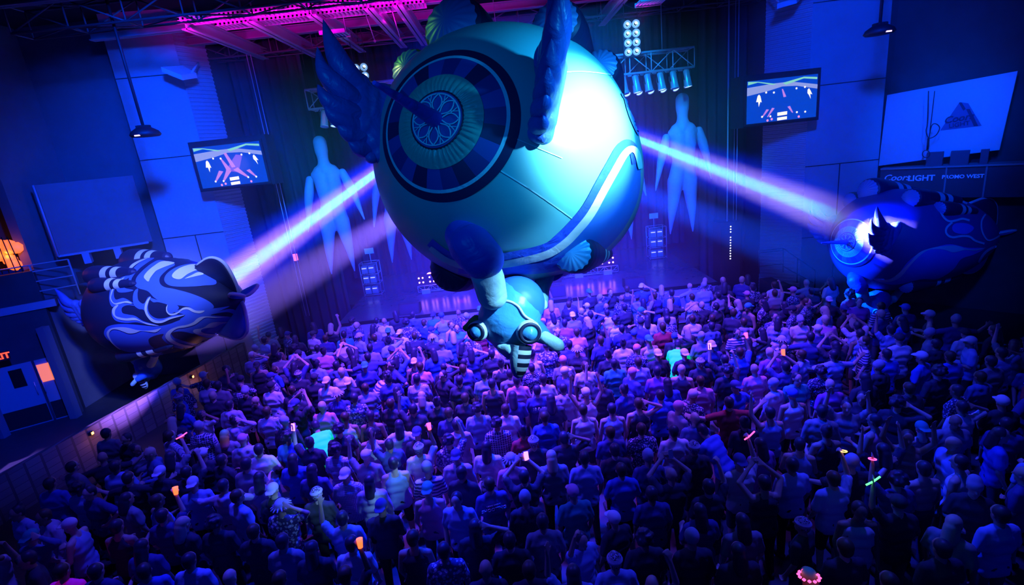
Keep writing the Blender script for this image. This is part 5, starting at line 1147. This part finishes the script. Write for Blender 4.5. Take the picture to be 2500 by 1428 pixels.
# ---- where people stand: head position in the photo, shirt, hair, pose, turn (180 = facing the camera)
HAND = """855,1338,wt,sd,d,0;1080,1346,pa,sd,d,5;1012,1318,bt,br,d,-5;836,1268,lb,sd,l,8;695,1230,pa,bu,h,-10;1110,1116,pj,bb,d,0;1046,1148,st,gb,d,5;1044,1196,pt,tc,d,0;1198,1184,nv,br,d,12;931,1241,bh,bb,f,0
968,1130,lt,sd,d,10;907,1160,pj,ld,d,0;846,1172,ck,wb,f,0;1110,1046,pj,sd,f,0;1213,1036,pl,cu,d,0;1188,1094,wt,ld,d,-8;1028,1068,bk,bb,d,0;913,1057,wk,sd,f,0;897,1018,bt,sd,d,0;846,1022,wk,br,d,0
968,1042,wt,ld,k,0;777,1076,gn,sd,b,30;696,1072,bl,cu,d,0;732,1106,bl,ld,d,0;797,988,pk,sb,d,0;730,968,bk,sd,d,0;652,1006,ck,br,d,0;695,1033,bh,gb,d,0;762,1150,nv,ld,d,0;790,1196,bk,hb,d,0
670,1204,bh,wb,d,0;640,1096,wt,sd,f,10;700,1328,gr,sd,f,0;748,1345,bk,ld,d,0;690,1412,bl,br,d,0;1282,1211,bh,gb,d,0;1197,1384,bk,ba,d,0;472,1050,pl,gb,d,0;430,1062,ck,br,f,-30
310,1072,bk,sd,f,165;549,1064,gr,rh,d,0;592,1076,pj,pc,d,10;378,1154,bk,wb,f,0;470,1184,lb,wb,d,15;545,1188,pj,sd,o,0;385,1224,lt,br,f,-30;75,1188,bl,sd,d,0;45,1252,lb,bn,d,160;175,1284,lt,wc,f,100
110,1262,pj,br,d,150;285,1288,bt,sd,f,0;158,1398,mg,br,d,0;438,1288,bk,lb,d,-20;462,1372,lb,sd,d,0;560,1416,gr,ba,d,0;228,1398,nv,sd,f,0;258,1060,gr,sd,d,0;250,1120,bk,ba,o,20;330,1165,bk,sd,o,0
1418,1112,lb,sd,d,0;1383,1114,gr,lb,d,0;1503,997,lt,sd,d,0;1430,1002,wk,br,d,0;1622,966,bl,sd,d,0;1662,976,dp,wc,d,-60;1560,984,bt,br,h,0;1630,1058,wt,sd,d,0;1570,1054,dp,br,d,0;1480,1094,bk,sd,d,0
1502,1072,nv,br,d,0;1320,1078,bk,hb,d,0;1518,1146,bl,br,f,0;1725,1190,bk,sd,r,0;1688,1090,bh,hb,d,0;1770,1078,bl,sd,b,35;1856,1172,bt,sd,p,0;1594,1206,nv,sd,d,0
1400,1206,te,pc,d,10;1322,1278,gr,sd,d,0;1712,1320,bh,gb,d,0;1790,1314,bk,ld,d,0;1570,1320,bk,cu,d,0;1330,1396,bk,br,d,0;1402,1396,lb,ld,l,0;1490,1392,lb,hb,d,0;1562,1418,bk,ba,r,-15;1936,966,wk,bl,d,0
1944,1140,lb,sd,d,0;2068,1142,bk,gb,o,0;2018,1056,bt,bn,f,0;2146,1032,pt,sd,f,30;2208,1058,no,br,u,150;2345,1034,gr,ba,d,170;2424,1058,bl,ld,d,-120;2292,1080,lb,sb,d,-100;2350,1182,bk,gb,f,150;2262,1266,gr,lb,d,-60
2160,1246,wk,sd,d,170;2440,1256,lb,sd,d,0;2226,1142,no,sd,d,0;2192,1122,bk,ld,u,0;1975,1414,bk,rh,d,0;1805,1310,gr,ld,d,0;2165,1420,gr,br,d,0;1998,806,nv,wc,d,0;2112,834,st,br,d,60;2176,806,lb,sd,l,0
2165,866,bl,sd,d,0;2036,868,lb,sd,o,0;1943,922,te,ld,d,180;2028,942,pu,ba,d,0;2372,836,lb,wc,f,60;2420,884,gr,sd,d,0;2320,872,bl,br,d,0;1718,684,dp,ba,d,180;1970,692,gr,ba,o,0;1765,686,bk,sb,d,170
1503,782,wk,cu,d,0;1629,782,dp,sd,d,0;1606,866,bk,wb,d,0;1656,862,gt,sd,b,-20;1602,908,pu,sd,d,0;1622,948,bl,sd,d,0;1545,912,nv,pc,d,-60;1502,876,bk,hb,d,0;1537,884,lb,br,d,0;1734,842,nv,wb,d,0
1716,828,gr,gb,d,0;1742,878,bk,hb,d,0;1680,868,bk,wb,f,0;1795,900,bk,cu,r,0;1822,902,pk,ba,d,0;1666,982,gr,pc,d,-70;1690,780,wt,br,f,0;1518,730,dp,ba,d,0;1570,738,gr,ld,u,0;1640,716,bl,sd,d,0
1345,742,pk,lb,d,0;1398,772,gr,wb,d,0;1365,810,pa,hb,d,180;1404,812,pk,br,d,0;1375,882,gr,pc,d,0;1372,912,nv,wc,d,-60;1342,922,wt,sd,d,0;1376,950,pj,sd,d,0;1418,898,wt,br,d,0;1502,880,te,sd,d,0
1262,930,pk,sd,d,0;1182,916,lb,sd,d,0;1122,930,bk,sd,d,0;1018,926,ck,sd,d,0;1026,896,pk,br,d,0;1268,966,nv,ld,d,0;1296,958,nv,sd,d,0;1430,962,wk,wc,u,0;1096,1010,nv,br,d,0;938,786,wt,ba,d,0
905,936,st,cu,b,-60;858,972,pa,sd,d,0;802,930,wt,wb,d,0;822,972,nv,bu,d,0;830,912,wt,sb,f,0;615,870,lb,wc,h,0;790,858,pk,bn,d,0;505,938,wt,br,d,0;600,958,bk,gb,d,180;560,990,pj,sd,d,0
1235,1000,wt,ld,d,0;1165,1000,lb,cu,d,0;1330,1020,bl,br,d,0;1360,1075,bk,sd,h,0;1580,1120,nv,gb,d,0;2070,1345,bk,br,d,0;2300,1340,bk,sd,d,0;1160,1290,bk,ld,h,0;1240,1330,bk,sd,d,0;620,1300,bk,br,f,0
360,1330,nv,ld,d,0;520,1280,bk,cu,d,0;890,1120,gr,wc,l,0;1010,1000,bk,sd,l,0;1060,1080,pa,cu,r,0;1780,985,rd,sd,o,0;1880,1010,lt,sd,l,0;2090,1005,gr,bn,u,150;2220,950,bk,br,d,0;1150,860,nv,ld,h,0""".replace('\n', ';').split(';')
spots_ = []
for h_ in HAND:
    a = h_.split(','); px, py = float(a[0]), float(a[1]); p = atz(px, py, 1.62 if a[4] != 'b' else 1.45); spots_.append([p.x, p.y, a[2], a[3], a[4], float(a[5]), True])
# people who hold something that shows: (photo x, y of the thing, pose, shirt, hair, key)
HELD = [(880, 1318, 'r', 'bk', 'br', 0), (430, 1198, 'r', 'nv', 'sd', 1), (1283, 1122, 'p', 'bk', 'sd', 2), (440, 1070, 'r', 'gr', 'ld', 3), (1046, 1044, 'r', 'wt', 'hb', 4), (710, 1045, 'l', 'bk', 'bn', 5), (2150, 1118, 'l', 'nv', 'cu', 6),
        (2060, 1090, 'r', 'lb', 'br', 8), (2128, 1188, 'l', 'bk', 'bc', 9), (1840, 1072, 'r', 'wt', 'bb', 11), (1795, 828, 'r', 'bl', 'br', 12), (1914, 862, 'p', 'nv', 'sd', 13), (1640, 1112, 'p', 'bk', 'ba', 14), (1717, 845, 'l', 'bk', 'sd', 16)]
HANDP = {'r': (.215, .155, 1.96), 'l': (-.29, .11, 1.94), 'p': (.07, .24, 1.84)}
for h_ in HELD:
    hx, hy, hz = HANDP[h_[2]]; p = atz(h_[0], h_[1], hz); spots_.append([p.x - hx, p.y - hy, h_[3], h_[4], h_[2], 0.0, True, h_[5]])
rnd = random.Random(11)
def wall_x(y): return -8.45 - 2.0 * (y - 4) / 13
def seen(x, y):
    d = Vector((x, y, 1.6)) - CAM; z = d.dot(fw); 
    if z < .5: return False
    u = d.dot(xw) / z * F + 1250; v = 714 - d.dot(yw) / z * F
    return abs(u - 1250) < 1330 and v < 1514 and not (u > 2030 and v < 715 + (u - 2030) * .22) and not (u < 420 and v < 1170 - u * .25)
def free(x, y, r_):
    return all((x - s[0]) ** 2 + (y - s[1]) ** 2 > r_ * r_ for s in spots_)
# relax the hand-placed ones so that nobody stands inside somebody else
for it in range(60):
    for i in range(len(spots_)):
        for j in range(i):
            a, b = spots_[i], spots_[j]; dx, dy = a[0] - b[0], a[1] - b[1]; d = math.hypot(dx, dy) + 1e-6
            if d < .54: k = (.54 - d) / 2 / d; a[0] += dx * k; a[1] += dy * k; b[0] -= dx * k; b[1] -= dy * k
for s in spots_: s[1] = min(s[1], 16.35); s[0] = max(s[0], wall_x(s[1]) + .38)
shirts = ['bk'] * 9 + ['nv'] * 5 + ['gr'] * 4 + ['bl'] * 3 + ['lb'] * 3 + ['wt'] * 3 + ['wk'] * 2 + ['bt'] * 3 + ['lt', 'bh', 'bh', 'gh', 'pk', 'pa', 'dp', 'dp', 'pl', 'pu', 'dn', 'dn', 'te', 'rd', 'pj', 'ck', 'st']
hairs = ['sd'] * 9 + ['br'] * 5 + ['ld'] * 5 + ['cu'] * 2 + ['bn'] * 2 + ['ba', 'lb', 'sb', 'wc', 'wb', 'bc', 'bc', 'bb', 'bb', 'gb', 'hb', 'bu', 'pc', 'tc', 'bl']
poses = ['d'] * 20 + ['f'] * 8 + ['k', 'k', 'o', 'h', 'r', 'l', 'p']
tries = 0
while len(spots_) < 640 and tries < 30000:
    tries += 1; y = rnd.uniform(5.4, 16.3); x = rnd.uniform(wall_x(y) + .4, 14.0 if y < 14 else 12.2)
    if y > 15.2 and x > 8.0: continue
    if y > 13 and x < -8.0: continue
    if not seen(x, y) or not free(x, y, .55 if tries < 15000 else .51): continue
    spots_.append([x, y, rnd.choice(shirts), rnd.choice(hairs), rnd.choice(poses), rnd.gauss(0, 22) if rnd.random() < .86 else rnd.uniform(100, 260), False])
spots_.sort(key=lambda s: (Vector((s[0], s[1], 1.5)) - CAM).dot(fw))
NEAR = 300
def where(x, y):
    d = Vector((x, y, 1.6)) - CAM; z = d.dot(fw); u = d.dot(xw) / z * F + 1250; v = 714 - d.dot(yw) / z * F
    row = 'bottom' if v > 1290 else 'lower' if v > 1140 else 'middle' if v > 1000 else 'upper'
    col = 'far left' if u < 420 else 'left' if u < 850 else 'centre' if u < 1450 else 'right' if u < 2000 else 'far right'
    return row, col, u, v
HOLD = {}; used_l = set(); STUFF = []; people = []
for i, s in enumerate(spots_):
    x, y, sh, hr, po, tn, hand_ = s[:7]
    r2 = random.Random(i * 7 + 1); hgt = r2.uniform(.94, 1.04) if not hand_ else 1.0; skin = r2.choice((0, 1, 1, 2, 3)); tr = r2.randrange(3); short = r2.random() < .45
    if i < NEAR:
        row, col, u, v = where(x, y)
        for k in range(60):
            if po == 'd': ph = 'arms down'
            else: ph = PO[po][0]
            lab = 'person in %s, %s, %s, in %s %s of crowd' % (SH[sh][0], HR[hr][0], ph, row, col)
            if len(lab.split()) > 16: lab = lab.replace(', in ', ', ').replace(' of crowd', '')
            if len(lab.split()) > 16: lab = lab.replace(' on the upper body', ' on top')
            if lab not in used_l: break
            if k % 2 == 0 or hand_: hr = r2.choice(hairs)
            else: sh = r2.choice(shirts)
        used_l.add(lab)
    M_ = Matrix.Translation((x, y, 0)) @ Matrix.Rotation(R(tn), 4, 'Z') @ Matrix.Scale(hgt, 4)
    pcs = pieces(po, sh, hr, skin, tr, short)
    if len(s) > 7: HOLD[s[7]] = M_ @ Vector(HANDP[po])
    if i < NEAR:
        root = bpy.data.objects.new('person', None); COL.objects.link(root); root.location = (x, y, 0); root.rotation_euler = (0, 0, R(tn)); root.scale = (hgt,) * 3; tag(root, lab, 'person', 'people in the crowd')
        people.append((root, s))
        for nm_, me, m_, off in pcs:
            o = bpy.data.objects.new(nm_, me); COL.objects.link(o); o.parent = root
            if off is not None: o.matrix_local = off
            o.material_slots[0].link = 'OBJECT'; o.material_slots[0].material = m_
    else:
        for nm_, me, m_, off in pcs:
            if nm_ == 'shoes': continue
            STUFF.append((lowres(me, .34), m_, M_ @ (off if off is not None else Matrix())))
mats_ = []; V = []; FV = []; LS = []; MI = []; base = 0
for me, m_, M_ in STUFF:
    n = len(me.vertices); co_ = np.empty(n * 3, np.float32); me.vertices.foreach_get('co', co_); co_ = co_.reshape(-1, 3)
    A_ = np.array(M_); co_ = co_ @ A_[:3, :3].T + A_[:3, 3]
    nl = len(me.loops); lv = np.empty(nl, np.int32); me.loops.foreach_get('vertex_index', lv); np_ = len(me.polygons); lt_ = np.empty(np_, np.int32); me.polygons.foreach_get('loop_total', lt_)
    if m_ not in mats_: mats_.append(m_)
    V.append(co_); FV.append(lv + base); LS.append(lt_); MI.append(np.full(np_, mats_.index(m_), np.int32)); base += n
V = np.concatenate(V); FV = np.concatenate(FV); LS = np.concatenate(LS); MI = np.concatenate(MI)
me = bpy.data.meshes.new('crowd'); me.vertices.add(len(V)); me.vertices.foreach_set('co', V.ravel()); me.loops.add(len(FV)); me.loops.foreach_set('vertex_index', FV)
me.polygons.add(len(LS)); me.polygons.foreach_set('loop_start', np.concatenate(([0], np.cumsum(LS)[:-1])).astype(np.int32)); me.polygons.foreach_set('loop_total', LS); me.polygons.foreach_set('material_index', MI); me.polygons.foreach_set('use_smooth', np.ones(len(LS), bool))
for m_ in mats_: me.materials.append(m_)
me.update(calc_edges=True)
o = bpy.data.objects.new('crowd', me); COL.objects.link(o); tag(o, 'dense far rows of the crowd standing close to the stage', 'crowd', kind='stuff')

# lettering on shirt backs
def nearest(px, py):
    best = None
    for root, s in people:
        d = Vector((s[0], s[1], 1.6)) - CAM; z = d.dot(fw); u = d.dot(xw) / z * F + 1250; v = 714 - d.dot(yw) / z * F; e = (u - px) ** 2 + (v - py) ** 2
        if best is None or e < best[0]: best = (e, root, s)
    return best[1], best[2]
prt = mat('shirt_print', (.8, .78, .85), .7)
def back_text(px, py, lines):
    root, s = nearest(px, py)
    for k, (t, sz, z) in enumerate(lines): text_mesh('shirt_lettering', t, sz, prt, Matrix.Translation((0, -.158, z)), root, .002, .004)
back_text(1198, 1184, (('LONG NIGHT', .035, 1.36), ('SHOOTING', .075, 1.29)))
back_text(1296, 958, (('18 & 70', .09, 1.28),))
# things held up or worn that glow
def at_hand(px, py, z): return atz(px, py, z)
def small(nm, cat, px, py, z, m_, label, kind='bar'):
    p = HOLD[z].copy() if isinstance(z, int) else atz(px, py, z); b = MB()
    if kind == 'bar': b.box(-.035, .035, -.006, .006, -.07, .07)
    elif kind == 'cup': b.lathe([(.001, -.06), (.03, -.06), (.042, .06), (.036, .06), (.028, -.045), (.001, -.05)], 14)
    elif kind == 'ring': b.tube([(.045 * math.cos(a), .045 * math.sin(a), 0) for a in [k * math.pi / 8 for k in range(17)]], .008, 6)
    elif kind == 'stick': b.tube([(-.1, 0, -.03), (0, 0, .0), (.1, 0, .05)], .012, 6)
    elif kind == 'crown':
        for k in range(12): a = 2 * math.pi * k / 12; b.lathe([(.001, -.02), (.022, 0), (.001, .02)], 6, Matrix.Translation((.10 * math.cos(a), .11 * math.sin(a), 0)))
    o = b.build(nm, m_); o.location = p; o.rotation_euler = (R(-15), 0, R(px % 50 - 25)); tag(o, label, cat)
org = mat('glow_orange', (1, .3, .1), .5, 0, (1, .13, .03), 2.2); grn = mat('glow_green', (.2, 1, .3), .5, 0, (.1, 1, .2), 2.5); rdp = mat('glow_pink', (1, .1, .3), .5, 0, (1, .08, .3), 2.5); yel = mat('glow_yellow', (1, .7, .2), .5, 0, (1, .55, .1), 2.5); phn = mat('phone_screen', (.8, .5, .6), .3, 0, (1, .3, .55), 2)
small('glowing_cup', 'cup', 880, 1318, 0, org, 'orange glowing cup held up left of the white t-shirt at bottom', 'cup')
small('glowing_cup', 'cup', 430, 1198, 1, org, 'orange glowing cup held in the lower left of the crowd', 'cup')
small('phone', 'phone', 1283, 1122, 2, phn, 'lit phone held above a head in the middle of the crowd')
small('glow_stick', 'glow stick', 440, 1070, 3, rdp, 'small red glow stick in the left part of the crowd', 'stick')
small('glowing_jar', 'jar', 1046, 1044, 4, rdp, 'pink glowing jar held up left of centre in the crowd', 'cup')
small('phone', 'phone', 710, 1045, 5, phn, 'lit phone held low behind the neon green top')
small('glow_bracelet', 'bracelet', 2150, 1120, 6, rdp, 'pink glowing bracelet on a raised wrist, lower right', 'ring')
small('glow_bracelet', 'bracelet', 2060, 1090, 8, yel, 'yellow glowing bracelet on a raised wrist right of centre', 'ring')
small('glow_stick', 'glow stick', 2128, 1188, 9, grn, 'green glow stick in the dark lower right of the crowd', 'stick')
small('glow_stick', 'glow stick', 1840, 1072, 11, rdp, 'red glow stick in the raised fist of a white t-shirt', 'stick')
small('glowing_cup', 'cup', 1795, 828, 12, rdp, 'red cup held up among the rows right of the balloon figure', 'cup')
small('phone', 'phone', 1914, 862, 13, org, 'small orange lit phone in the right half of the crowd')
small('phone', 'phone', 1632, 1118, 14, mat('phone_dark', (.3, .35, .5), .2), 'dark phone held overhead in both hands right of centre')
small('flower_crown', 'flower crown', 1975, 1406, 1.74, rdp, 'glowing red flower crown at the bottom right of the crowd', 'crown')
small('phone', 'phone', 1717, 845, 16, phn, 'pink lit phone in front of the white backward cap')
def haze():
    m_ = bpy.data.materials.new('haze'); m_.use_nodes = True; nt = m_.node_tree; nt.nodes.remove(P(nt))
    v = nt.nodes.new('ShaderNodeVolumeScatter'); v.inputs['Density'].default_value = 0.04; v.inputs['Anisotropy'].default_value = .2
    v.inputs['Color'].default_value = (1, 1, 1, 1)
    nt.links.new(v.outputs[0], nt.nodes['Material Output'].inputs['Volume'])
    o = MB().box(-12.5, 13.5, 13.4, 18.8, 2.0, 9.6).build('haze', m_)
    tag(o, 'thin blue haze hanging over the stage end of the hall', 'haze', kind='stuff')
haze()
